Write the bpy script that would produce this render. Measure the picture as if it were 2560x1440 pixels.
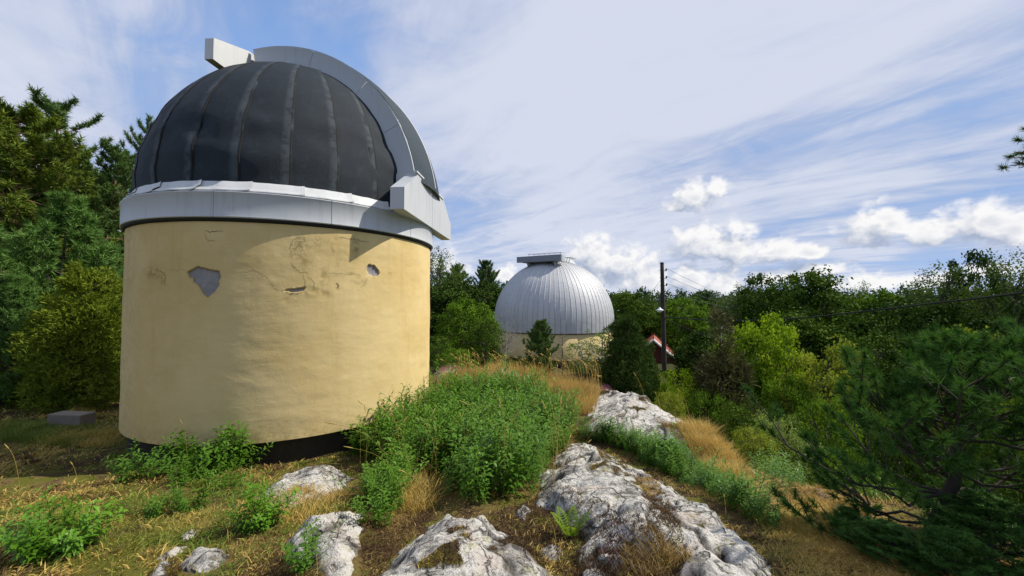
import bpy, math, random
import numpy as np
from mathutils import Matrix, Vector

R_ = math.radians
scene = bpy.context.scene
for o in list(bpy.data.objects):
    bpy.data.objects.remove(o)
C = scene.collection

# ------------------------------------------------------------------ camera
FPX, PITCH, ROLL = 970.7, 0.0304, 0.0023          # focal length in pixels of a 2560 px wide frame
cam_data = bpy.data.cameras.new('camera')
cam_data.sensor_width = 36.0
cam_data.lens = 36.0 * FPX / 2560.0
cam_data.clip_start, cam_data.clip_end = 0.05, 9000.0
cam = bpy.data.objects.new('camera', cam_data)
C.objects.link(cam)
cam.matrix_world = Matrix.Rotation(math.pi / 2 + PITCH, 4, 'X') @ Matrix.Rotation(ROLL, 4, 'Z')
scene.camera = cam                                  # the eye is the origin of the scene

# ------------------------------------------------------------------ sun, exposure
SUN_AZ, SUN_EL = 80.0, 47.0                         # azimuth clockwise from the view axis (+Y)
sd = Vector((math.sin(R_(SUN_AZ)) * math.cos(R_(SUN_EL)), math.cos(R_(SUN_AZ)) * math.cos(R_(SUN_EL)), math.sin(R_(SUN_EL))))
sun_data = bpy.data.lights.new('sun', 'SUN')
sun_data.energy, sun_data.angle, sun_data.color = 4.4, R_(0.53), (1.0, 0.94, 0.83)
sun = bpy.data.objects.new('sun', sun_data)
C.objects.link(sun)
sun.rotation_euler = (-sd).to_track_quat('-Z', 'Y').to_euler()
scene.view_settings.view_transform = 'Standard'
scene.view_settings.look = 'None'
scene.view_settings.exposure = 0.26
scene.view_settings.gamma = 1.0
scene.view_settings.use_curve_mapping = False
scene.render.engine = 'CYCLES'
scene.cycles.use_denoising = True
scene.cycles.max_bounces = 6
scene.cycles.diffuse_bounces = 3
scene.cycles.glossy_bounces = 2
scene.cycles.transmission_bounces = 4
scene.cycles.transparent_max_bounces = 4
scene.cycles.caustics_reflective = False
scene.cycles.caustics_refractive = False


def ray(x, y):
    """direction from the eye through a pixel of the 2560 x 1440 photograph"""
    c, s = math.cos(ROLL), math.sin(ROLL)
    a, b = x - 1280, y - 720
    X, Y = c * a + s * b, -s * a + c * b
    cp, sp = math.cos(PITCH), math.sin(PITCH)
    return np.array([X, FPX * cp + Y * sp, FPX * sp - Y * cp]) / FPX


# ------------------------------------------------------------------ node helper
class NT:
    def __init__(self, tree):
        self.t = tree
        self.n = tree.nodes
        self.l = tree.links

    def put(self, sock, v):
        if isinstance(v, bpy.types.NodeSocket):
            self.l.new(v, sock)
        elif v is not None:
            if isinstance(v, (tuple, list)) and sock.type == 'RGBA' and len(v) == 3:
                v = (*v, 1.0)
            sock.default_value = v

    def node(self, kind, ins=None, **props):
        n = self.n.new(kind)
        for k, v in props.items():
            setattr(n, k, v)
        for k, v in (ins or {}).items():
            self.put(n.inputs[k], v)
        return n

    def m(self, op, a, b=None, c=None, clamp=False):
        n = self.n.new('ShaderNodeMath')
        n.operation = op
        n.use_clamp = clamp
        for i, v in enumerate((a, b, c)):
            if v is not None:
                self.put(n.inputs[i], v)
        return n.outputs[0]

    def vm(self, op, a, b=None, out=0):
        n = self.n.new('ShaderNodeVectorMath')
        n.operation = op
        self.put(n.inputs[0], a)
        if b is not None:
            self.put(n.inputs[1] if op != 'SCALE' else n.inputs['Scale'], b)
        return n.outputs[out]

    def xyz(self, x, y, z):
        return self.node('ShaderNodeCombineXYZ', {0: x, 1: y, 2: z}).outputs[0]

    def sep(self, v):
        return self.node('ShaderNodeSeparateXYZ', {0: v}).outputs

    def noise(self, vec, scale, detail=4, rough=0.55, dist=0.0, lac=2.0):
        n = self.node('ShaderNodeTexNoise', {'Scale': scale, 'Detail': detail, 'Roughness': rough, 'Distortion': dist, 'Lacunarity': lac})
        if vec is not None:
            self.put(n.inputs['Vector'], vec)
        return n.outputs[0]

    def vor(self, vec, scale, detail=0, feature='F1', rnd=1.0):
        n = self.node('ShaderNodeTexVoronoi', {'Scale': scale, 'Randomness': rnd}, feature=feature)
        if detail and 'Detail' in n.inputs:
            n.inputs['Detail'].default_value = detail
        if vec is not None:
            self.put(n.inputs['Vector'], vec)
        return n.outputs[0]

    def step(self, v, a, b, lo=0.0, hi=1.0):
        n = self.node('ShaderNodeMapRange', {'Value': v, 'From Min': a, 'From Max': b, 'To Min': lo, 'To Max': hi}, interpolation_type='SMOOTHSTEP')
        return n.outputs[0]

    def mix(self, f, a, b, mode='MIX'):
        n = self.node('ShaderNodeMix', data_type='RGBA', blend_type=mode)
        self.put(n.inputs[0], f)
        self.put(n.inputs[6], a)
        self.put(n.inputs[7], b)
        return n.outputs[2]

    def attr(self, name):
        return self.node('ShaderNodeAttribute', attribute_name=name).outputs['Fac']


# ------------------------------------------------------------------ world: Nishita sky, cirrus veil, cumulus
def make_world():
    w = bpy.data.worlds.new('World')
    scene.world = w
    w.use_nodes = True
    w.node_tree.nodes.clear()
    t = NT(w.node_tree)
    out = t.node('ShaderNodeOutputWorld')
    bg = t.node('ShaderNodeBackground')
    bg.inputs['Strength'].default_value = 0.132
    w.cycles.sampling_method = 'NONE'
    sky = t.node('ShaderNodeTexSky', sky_type='NISHITA', sun_disc=False, sun_elevation=R_(SUN_EL), sun_rotation=R_(SUN_AZ),
                 altitude=60.0, air_density=1.0, dust_density=0.6, ozone_density=1.6)
    d = t.node('ShaderNodeTexCoord').outputs['Generated']
    x, y, z = t.sep(d)
    zz = t.m('ADD', t.m('MAXIMUM', z, 0.0), 0.07)
    a = R_(-39.0)
    sx = t.m('DIVIDE', t.m('ADD', t.m('MULTIPLY', x, math.sin(a)), t.m('MULTIPLY', y, math.cos(a))), zz)
    cx = t.m('DIVIDE', t.m('SUBTRACT', t.m('MULTIPLY', x, math.cos(a)), t.m('MULTIPLY', y, math.sin(a))), zz)
    n1 = t.noise(t.xyz(t.m('MULTIPLY', sx, 0.16), t.m('MULTIPLY', cx, 0.55), 3.7), 1.0, 3, 0.5, 0.35)
    n2 = t.noise(t.xyz(t.m('MULTIPLY', sx, 0.60), t.m('MULTIPLY', cx, 2.0), 8.1), 1.0, 6, 0.58, 0.9)
    n3 = t.noise(t.xyz(t.m('MULTIPLY', sx, 1.9), t.m('MULTIPLY', cx, 2.4), 1.1), 1.0, 6, 0.62, 1.2)
    cov = t.m('ADD', t.m('MULTIPLY', n1, 0.46), t.m('ADD', t.m('MULTIPLY', n2, 0.30), t.m('MULTIPLY', n3, 0.24)))
    # thin places and thick places of the veil (directions of the photograph's blue gaps and white sheets)
    for (px, py, k, amp) in ((760, 60, 60, -0.12), (470, 300, 60, -0.09), (380, 60, 50, 0.02), (500, 30, 120, 0.05), (1190, 590, 110, -0.09), (600, 330, 30, -0.06), (2330, 655, 420, -0.14), (2000, 690, 300, -0.07),
                             (1500, 150, 7, 0.13), (150, 330, 60, 0.10), (2000, 80, 9, 0.08), (60, 130, 40, 0.05), (2500, 270, 160, -0.10), (2250, 350, 160, -0.10), (1950, 420, 160, -0.08), (1650, 460, 160, -0.06), (2300, 150, 60, 0.06), (2400, 480, 120, 0.07), (1400, 520, 25, 0.05)):
        g = ray(px, py)
        g = g / np.linalg.norm(g)
        dd = t.vm('DOT_PRODUCT', d, tuple(g), out=1)
        e = t.m('EXPONENT', t.m('MULTIPLY', t.m('SUBTRACT', dd, 1.0), float(k)))
        cov = t.m('ADD', cov, t.m('MULTIPLY', e, amp))
    cov = t.m('MULTIPLY_ADD', t.m('SUBTRACT', cov, 0.5), 1.35, 0.5)
    veil = t.step(cov, 0.30, 0.62)
    veil = t.m('MULTIPLY', veil, 0.90)
    thick = t.step(t.m('ADD', cov, t.m('MULTIPLY', t.m('SUBTRACT', n2, 0.5), 0.25)), 0.36, 0.74)
    vcol = t.mix(thick, (2.35, 2.85, 4.25), (4.45, 4.65, 5.35))
    base = t.mix(1.0, sky.outputs[0], (1.20, 1.38, 1.55), 'MULTIPLY')
    base = t.mix(1.0, base, (1.55, 2.75, 5.0), 'DARKEN')
    col = t.mix(veil, base, vcol)
    # brighter air low over the horizon
    low = t.m('EXPONENT', t.m('MULTIPLY', t.m('MAXIMUM', z, 0.0), -9.0))
    col = t.mix(t.m('MULTIPLY', low, 0.42), col, (5.0, 5.45, 6.2))

    # cumulus: a field over azimuth and elevation, evaluated twice for the lit side
    blobs = []
    for (px, py, rx, rt, rb) in ((1745, 500, 62, 52, 30), (1690, 520, 40, 18, 14), (1785, 480, 36, 34, 22),
                                 (1765, 622, 92, 72, 34), (1840, 628, 90, 60, 30), (1930, 632, 84, 44, 22), (2020, 632, 60, 30, 14),
                                 (2170, 585, 96, 66, 32), (2225, 560, 62, 46, 40), (2330, 592, 80, 52, 24), (2460, 565, 100, 66, 44), (2540, 575, 80, 52, 36),
                                 (1480, 640, 72, 52, 50), (1550, 668, 86, 52, 46), (1440, 700, 60, 40, 40), (1620, 705, 80, 50, 40), (1725, 706, 76, 50, 36), (1800, 716, 70, 46, 34), (1260, 690, 34, 26, 30),
                                 (2060, 676, 96, 20, 12), (1940, 700, 90, 24, 20), (2330, 706, 120, 26, 22), (2480, 676, 70, 20, 16), (2150, 712, 120, 30, 24)):
        v0 = ray(px, py)
        az = math.atan2(v0[0], v0[1])
        el = math.asin(v0[2] / np.linalg.norm(v0))
        va, vb = ray(px + rx, py), ray(px, py - rt)
        ra = (math.atan2(va[0], va[1]) - az) * 1.12
        re = (math.asin(vb[2] / np.linalg.norm(vb)) - el) * 1.12
        blobs.append((az, el, ra, re, re * rb / rt))
    grp = bpy.data.node_groups.new('cloud_field', 'ShaderNodeTree')
    grp.interface.new_socket('v', in_out='INPUT', socket_type='NodeSocketVector')
    grp.interface.new_socket('F', in_out='OUTPUT', socket_type='NodeSocketFloat')
    g = NT(grp)
    gi, go = g.node('NodeGroupInput'), g.node('NodeGroupOutput')
    ga, ge, _ = g.sep(gi.outputs[0])
    F = None
    for (az, el, ra, rt, rb) in blobs:
        dx = g.m('DIVIDE', g.m('SUBTRACT', ga, az), ra)
        dy = g.m('SUBTRACT', ge, el)
        dy = g.m('MAXIMUM', g.m('DIVIDE', dy, rt), g.m('DIVIDE', dy, -rb))
        f = g.m('SUBTRACT', 1.0, g.m('SQRT', g.m('MULTIPLY_ADD', dx, dx, g.m('MULTIPLY', dy, dy))))
        F = f if F is None else g.m('SMOOTH_MAX', F, f, 0.25)
    # the same low broken cloud all round the horizon
    ring = g.noise(g.xyz(g.m('MULTIPLY', ga, 3.0), g.m('MULTIPLY', ge, 11.0), 4.2), 1.0, 2, 0.5)
    ring = g.m('ADD', g.m('MULTIPLY', g.m('SUBTRACT', ring, 0.56), 5.0), g.m('MULTIPLY', g.m('ABSOLUTE', g.m('SUBTRACT', ge, 0.05)), -9.0))
    F = g.m('SMOOTH_MAX', F, g.m('MINIMUM', ring, 0.5), 0.2)
    vv = g.xyz(ga, g.m('MULTIPLY', ge, 1.15), 0.0)
    wob = g.noise(vv, 16.0, 4, 0.55)
    puff = g.vor(g.vm('ADD', vv, g.xyz(g.m('MULTIPLY', wob, 0.05), g.m('MULTIPLY', wob, 0.03), 0.0)), 26.0, 3)
    fine = g.noise(vv, 60.0, 6, 0.65)
    F = g.m('ADD', F, g.m('MULTIPLY', g.m('SUBTRACT', wob, 0.5), 1.15))
    F = g.m('ADD', F, g.m('MULTIPLY', g.m('SUBTRACT', 0.42, puff), 0.62))
    F = g.m('ADD', F, g.m('MULTIPLY', g.m('SUBTRACT', fine, 0.5), 0.42))
    g.l.new(F, go.inputs[0])

    azs = t.m('ARCTAN2', x, y)
    els = t.m('ARCSINE', z)

    def field(ox, oy):
        n = t.node('ShaderNodeGroup')
        n.node_tree = grp
        t.put(n.inputs[0], t.xyz(t.m('ADD', azs, ox), t.m('ADD', els, oy), 0.0))
        return n.outputs[0]
    f0, f1 = field(0.0, 0.0), field(0.018, 0.028)
    dens = t.step(f0, -0.50, 0.16)
    lit = t.m('MULTIPLY_ADD', t.m('SUBTRACT', f0, f1), 1.05, 0.50, clamp=True)
    lit = t.m('SUBTRACT', lit, t.m('MULTIPLY', t.step(f0, 0.15, 0.9), 0.38), clamp=True)
    ccol = t.mix(lit, (2.35, 2.8, 3.7), (6.3, 6.2, 6.15))
    t.l.new(col, bg.inputs[0])
    up = t.step(z, -0.02, 0.03)
    col2 = t.mix(t.m('MULTIPLY', t.m('MULTIPLY', dens, 0.95), up), col, ccol)
    bg2 = t.node('ShaderNodeBackground', {0: col2, 1: 0.132})
    bg3 = t.node('ShaderNodeBackground', {0: (4.2, 4.6, 5.4, 1.0), 1: 0.132})
    band = t.m('LESS_THAN', t.m('ABSOLUTE', t.m('SUBTRACT', z, 0.13)), 0.16)
    ms = t.node('ShaderNodeMixShader', {0: band, 1: bg.outputs[0], 2: bg2.outputs[0]})
    below = t.m('LESS_THAN', z, -0.03)
    ms2 = t.node('ShaderNodeMixShader', {0: below, 1: ms.outputs[0], 2: bg3.outputs[0]})
    t.l.new(ms2.outputs[0], out.inputs[0])


make_world()


# ------------------------------------------------------------------ mesh helpers
def mesh_data(name, V, F, mat=None, smooth=True, attrs=None, mats=None, mat_index=None):
    V = np.asarray(V, dtype=np.float32).reshape(-1, 3)
    if isinstance(F, np.ndarray):
        F = [F]
    F = [np.asarray(f, dtype=np.int32) for f in F if len(f)]
    me = bpy.data.meshes.new(name)
    me.vertices.add(len(V))
    me.vertices.foreach_set('co', V.ravel())
    tot = np.concatenate([np.full(len(f), f.shape[1], dtype=np.int32) for f in F])
    loops = np.concatenate([f.ravel() for f in F])
    me.loops.add(len(loops))
    me.loops.foreach_set('vertex_index', loops)
    me.polygons.add(len(tot))
    me.polygons.foreach_set('loop_start', np.concatenate([[0], np.cumsum(tot)[:-1]]).astype(np.int32))
    me.polygons.foreach_set('loop_total', tot)
    me.polygons.foreach_set('use_smooth', np.full(len(tot), bool(smooth)))
    for m_ in (mats or ([mat] if mat else [])):
        me.materials.append(m_)
    if mat_index is not None:
        me.polygons.foreach_set('material_index', np.asarray(mat_index, dtype=np.int32))
    for k, v in (attrs or {}).items():
        at = me.attributes.new(k, 'FLOAT', 'POINT')
        at.data.foreach_set('value', np.asarray(v, dtype=np.float32).ravel())
    me.update(calc_edges=True)
    return me


def link(name, data, parent=None, loc=None):
    o = bpy.data.objects.new(name, data)
    C.objects.link(o)
    if parent is not None:
        o.parent = parent
    if loc is not None:
        o.location = loc
    return o


def obj(name, V, F, mat=None, parent=None, smooth=True, attrs=None, loc=None, **kw):
    return link(name, mesh_data(name, V, F, mat, smooth, attrs, **kw), parent, loc)


def tag(o, label=None, cat=None, group=None, kind=None):
    if label:
        o['label'] = label
    if cat:
        o['category'] = cat
    if group:
        o['group'] = group
    if kind:
        o['kind'] = kind
    return o


def empty(name, loc, label, cat, group=None, rotz=0.0):
    o = bpy.data.objects.new(name, None)
    C.objects.link(o)
    o.location = loc
    o.rotation_euler = (0, 0, rotz)
    o.empty_display_size = 0.3
    return tag(o, label, cat, group)


def grid_faces(nr, nc, wrap=False):
    i = np.arange(nr - 1)[:, None]
    j = np.arange(nc if wrap else nc - 1)[None, :]
    k = (j + 1) % nc
    return np.stack([i * nc + j, i * nc + k, (i + 1) * nc + k, (i + 1) * nc + j], -1).reshape(-1, 4)


class Acc:
    """collects pieces into one mesh"""
    def __init__(self):
        self.V, self.Q, self.T, self.A, self.n = [], [], [], [], 0

    def add(self, V, F, a=0.0):
        V = np.asarray(V, dtype=np.float32).reshape(-1, 3)
        for f in (F if isinstance(F, list) else [F]):
            f = np.asarray(f)
            (self.Q if f.shape[1] == 4 else self.T).append(f + self.n)
        self.V.append(V)
        self.A.append(np.broadcast_to(np.asarray(a, dtype=np.float32), (len(V),)))
        self.n += len(V)
        return self

    def get(self):
        F = []
        if self.Q:
            F.append(np.concatenate(self.Q))
        if self.T:
            F.append(np.concatenate(self.T))
        return np.concatenate(self.V), F, np.concatenate(self.A)

    def data(self, name, mat, smooth=True):
        V, F, A = self.get()
        return mesh_data(name, V, F, mat, smooth, {'tint': A})

    def obj(self, name, mat, parent=None, smooth=True, loc=None):
        return link(name, self.data(name, mat, smooth), parent, loc)


def tube(P, r, n=6, cap=True):
    P = np.asarray(P, dtype=float)
    r = np.broadcast_to(np.asarray(r, dtype=float), (len(P),))
    T = np.gradient(P, axis=0)
    T /= np.linalg.norm(T, axis=1)[:, None] + 1e-9
    ref = np.array([0.0, 0.0, 1.0]) if abs(T[0][2]) < 0.8 else np.array([1.0, 0.0, 0.0])
    U = np.cross(T, ref)
    U /= np.linalg.norm(U, axis=1)[:, None] + 1e-9
    W = np.cross(T, U)
    a = np.linspace(0, 2 * np.pi, n, endpoint=False)
    V = P[:, None, :] + r[:, None, None] * (np.cos(a)[None, :, None] * U[:, None, :] + np.sin(a)[None, :, None] * W[:, None, :])
    F = [grid_faces(len(P), n, True)]
    if cap:
        k = (len(P) - 1) * n
        V = np.concatenate([V.reshape(-1, 3), P[[-1]]])
        e = len(V) - 1
        F.append(np.array([[k + j, k + (j + 1) % n, e] for j in range(n)]))
    return V.reshape(-1, 3), F


def box(cx, cy, cz, sx, sy, sz):
    s = np.array([[-1, -1, -1], [1, -1, -1], [1, 1, -1], [-1, 1, -1], [-1, -1, 1], [1, -1, 1], [1, 1, 1], [-1, 1, 1]]) * 0.5
    V = s * np.array([sx, sy, sz]) + np.array([cx, cy, cz])
    F = np.array([[0, 3, 2, 1], [4, 5, 6, 7], [0, 1, 5, 4], [1, 2, 6, 5], [2, 3, 7, 6], [3, 0, 4, 7]])
    return V, F


def bevel(o, w=0.01, seg=2):
    m = o.modifiers.new('bevel', 'BEVEL')
    m.width, m.segments, m.limit_method = w, seg, 'ANGLE'
    return o


def fnoise(P, scale, seed=0, octaves=4):
    """cheap smooth value noise in numpy, about -1..1"""
    P = np.atleast_2d(np.asarray(P, dtype=float)) * scale
    out, amp, tot = 0.0, 1.0, 0.0
    for o in range(octaves):
        q = P * (2.0 ** o) + seed * 17.31 + o * 5.7
        i = np.floor(q).astype(np.int64)
        f = q - i
        f = f * f * (3 - 2 * f)
        dim = P.shape[1]
        acc = 0.0
        for c in range(2 ** dim):
            h = np.zeros(len(P), dtype=np.int64)
            w = np.ones(len(P))
            for k in range(dim):
                b = (c >> k) & 1
                h = h * 73856093 + (i[:, k] + b) * (19349663, 83492791, 49979687)[k]
                w = w * (f[:, k] if b else 1 - f[:, k])
            h = (h ^ (h >> 13)) * 1274126177
            h = (h ^ (h >> 16)) & 0xFFFFFF
            acc = acc + w * (h / float(0xFFFFFF) * 2 - 1)
        out = out + acc * amp
        tot += amp
        amp *= 0.5
    return out / tot


def in_poly(P, poly):
    x, y = P[:, 0], P[:, 1]
    inside = np.zeros(len(P), dtype=bool)
    n = len(poly)
    for i in range(n):
        (x1, y1), (x2, y2) = poly[i], poly[(i + 1) % n]
        c = ((y1 > y) != (y2 > y)) & (x < (x2 - x1) * (y - y1) / (y2 - y1 + 1e-12) + x1)
        inside ^= c
    return inside


def poly_dist(P, poly):
    """distance to the outline, positive inside"""
    d = np.full(len(P), 1e9)
    n = len(poly)
    for i in range(n):
        a, b = np.array(poly[i]), np.array(poly[(i + 1) % n])
        ab = b - a
        t = np.clip(((P - a) @ ab) / (ab @ ab + 1e-12), 0, 1)
        d = np.minimum(d, np.linalg.norm(P - a - t[:, None] * ab, axis=1))
    return np.where(in_poly(P, poly), d, -d)


# ------------------------------------------------------------------ materials
def material(name):
    m = bpy.data.materials.new(name)
    m.use_nodes = True
    m.node_tree.nodes.clear()
    t = NT(m.node_tree)
    out = t.node('ShaderNodeOutputMaterial')
    return m, t, out


def principled(t, out, color, rough=0.7, bump=None, strength=0.3, dist=0.01, metal=0.0, spec=0.4):
    b = t.node('ShaderNodeBsdfPrincipled', {'Base Color': color, 'Roughness': rough, 'Metallic': metal, 'Specular IOR Level': spec})
    if bump is not None:
        n = t.node('ShaderNodeBump', {'Height': bump, 'Strength': strength, 'Distance': dist})
        t.l.new(n.outputs[0], b.inputs['Normal'])
    t.l.new(b.outputs[0], out.inputs[0])
    return b


def simple_mat(name, col, rough=0.6, metal=0.0, var=0.15, scale=6.0, bump=0.0):
    m, t, out = material(name)
    p = t.node('ShaderNodeTexCoord').outputs['Object']
    n = t.noise(p, scale, 5, 0.6)
    c = t.mix(n, tuple(v * (1 - var) for v in col), tuple(min(1, v * (1 + var)) for v in col))
    principled(t, out, c, rough, n if bump else None, bump, 0.01, metal)
    return m


def leaf_mat(name, dark, light, trans=0.35, rough=0.65, var_scale=1.3, spec=0.02, k=1.68):
    """foliage: per-leaf tint, diffuse with light coming through, a little gloss"""
    m, t, out = material(name)
    dark, light = tuple(min(v * k, 0.5) for v in dark), tuple(min(v * k, 0.5) for v in light)
    p = t.node('ShaderNodeTexCoord').outputs['Object']
    a = t.attr('tint')
    n = t.noise(p, var_scale, 2, 0.5)
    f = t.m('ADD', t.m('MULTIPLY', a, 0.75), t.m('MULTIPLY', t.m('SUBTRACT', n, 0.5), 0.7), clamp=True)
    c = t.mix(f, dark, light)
    b = t.node('ShaderNodeBsdfPrincipled', {'Base Color': c, 'Roughness': rough, 'Specular IOR Level': spec})
    tr = t.node('ShaderNodeBsdfTranslucent', {'Color': t.mix(1.0, c, (1.25, 1.35, 0.55), 'MULTIPLY')})
    mx = t.node('ShaderNodeMixShader', {0: trans, 1: b.outputs[0], 2: tr.outputs[0]})
    t.l.new(mx.outputs[0], out.inputs[0])
    return m

# ------------------------------------------------------------------ ground
def sstep(x, a, b):
    t = np.clip((x - a) / (b - a), 0, 1)
    return t * t * (3 - 2 * t)


_EY = np.array([-60, 0, 2.75, 5, 7, 10.5, 14, 20, 25, 35, 60, 200])
_EX = np.array([9, 3.9, 3.7, 3.25, 3.1, 2.3, 2.9, 6.5, 10.5, 14, 15, 22])


def ground_h(x, y):
    x, y = np.asarray(x, dtype=float), np.asarray(y, dtype=float)
    z = -1.52 - 0.78 * sstep(y, 1.2, 6.3) - 0.22 * sstep(y, 7, 13)
    z = z - 0.10 * sstep(-x, 3, 9)
    d = np.maximum(x - np.interp(y, _EY, _EX), 0)
    drop = 6.6 * (1 - np.exp(-(d ** 1.25) * 0.11))
    yb = 13.2 + 22 * sstep(-x, 5.5, 9.5)
    b = np.maximum(y - yb, 0)
    drop = drop + (4.2 - 0.45 * drop) * (1 - np.exp(-b / 20.0))
    z = z - np.clip(drop, 0, 9.5)
    r = np.hypot(x, y)
    z = z + 3.0 * sstep(r, 70, 200) - 18.0 * sstep(r, 260, 420)
    z = z + 24.0 * sstep(r, 2300, 3600)
    P = np.stack([np.ravel(x), np.ravel(y)], 1)
    n = fnoise(P, 0.9, 3, 4).reshape(z.shape) * 0.11 + fnoise(P, 4.5, 5, 3).reshape(z.shape) * 0.03
    near = 1 - sstep(r, 40, 90)
    far = fnoise(P, 0.0016, 9, 4).reshape(z.shape) * 6 * sstep(r, 2000, 3200)
    return z + n * near + far


def on_ground(px, py, lift=0.0):
    """the ground point seen at a pixel of the photograph"""
    d = ray(px, py)
    ts = np.concatenate([np.arange(1.0, 20, 0.02), np.arange(20, 90, 0.1)])
    P = ts[:, None] * d
    below = P[:, 2] < ground_h(P[:, 0], P[:, 1]) + lift
    i = int(np.argmax(below)) if below.any() else len(ts) - 1
    return P[i]


def axis(segs):
    out = []
    for a, b, s in segs:
        out.append(np.arange(a, b - 1e-6, s))
    out.append([segs[-1][1]])
    return np.concatenate(out)


gx = axis([(-4000, -600, 200), (-600, -100, 25), (-100, -30, 3), (-30, -11, 0.6), (-11, 6, 0.06), (6, 16, 0.25), (16, 60, 1.5), (60, 160, 6), (160, 600, 25), (600, 4000, 200)])
gy = axis([(-600, -60, 40), (-60, -6, 3), (-6, 1.2, 0.25), (1.2, 9, 0.05), (9, 16, 0.1), (16, 40, 0.6), (40, 120, 4), (120, 600, 20), (600, 4200, 180)])
GX, GY = np.meshgrid(gx, gy)


def ground_material():
    m, t, out = material('ground')
    p = t.node('ShaderNodeTexCoord').outputs['Object']
    a = t.noise(p, 0.55, 5, 0.6, 0.4)
    b = t.noise(p, 3.2, 6, 0.65, 0.3)
    c = t.noise(p, 38.0, 5, 0.7)
    x, y, z = t.sep(p)
    soil = t.mix(c, (0.022, 0.014, 0.008), (0.105, 0.066, 0.034))
    straw = t.mix(c, (0.085, 0.058, 0.022), (0.24, 0.17, 0.060))
    moss = t.mix(c, (0.040, 0.042, 0.008), (0.17, 0.165, 0.026))
    gold = t.mix(c, (0.16, 0.10, 0.03), (0.44, 0.30, 0.10))
    col = t.mix(t.step(t.m('ADD', t.m('MULTIPLY', a, 0.6), t.m('MULTIPLY', b, 0.4)), 0.42, 0.56), soil, straw)
    left = t.step(x, -0.6, -3.0)
    col = t.mix(t.step(t.m('ADD', b, t.m('MULTIPLY', left, 0.07)), 0.50, 0.62), col, moss)
    col = t.mix(t.m('MULTIPLY', t.m('MULTIPLY', t.step(x, 1.9, 2.9), t.step(x, 6.5, 4.5)), t.step(a, 0.36, 0.52)), col, gold)
    # forest floor beyond the outcrop
    r = t.m('SQRT', t.m('ADD', t.m('MULTIPLY', x, x), t.m('MULTIPLY', y, y)))
    far = t.step(r, 14.0, 26.0)
    floor = t.mix(b, (0.020, 0.026, 0.008), (0.055, 0.060, 0.018))
    col = t.mix(far, col, floor)
    h = t.m('ADD', t.m('MULTIPLY', b, 0.6), t.m('MULTIPLY', c, 0.5))
    principled(t, out, col, 0.95, h, 0.9, 0.04, 0.0, 0.1)
    return m


GROUND_MAT = ground_material()
g = obj('ground', np.stack([GX, GY, ground_h(GX, GY)], -1).reshape(-1, 3), grid_faces(len(gy), len(gx)), GROUND_MAT)
tag(g, kind='structure')

# lake far below, seen only through gaps between the trees
m, t, out = material('water')
p = t.node('ShaderNodeTexCoord').outputs['Object']
principled(t, out, (0.03, 0.06, 0.09), 0.12, t.noise(p, 0.25, 3), 0.15, 0.3)
V = np.array([[-3900, 330, -15.5], [3900, 330, -15.5], [3900, 3900, -15.5], [-3900, 3900, -15.5]])
tag(obj('lake_water', V, np.array([[0, 1, 2, 3]]), m, smooth=False), kind='structure')


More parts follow.
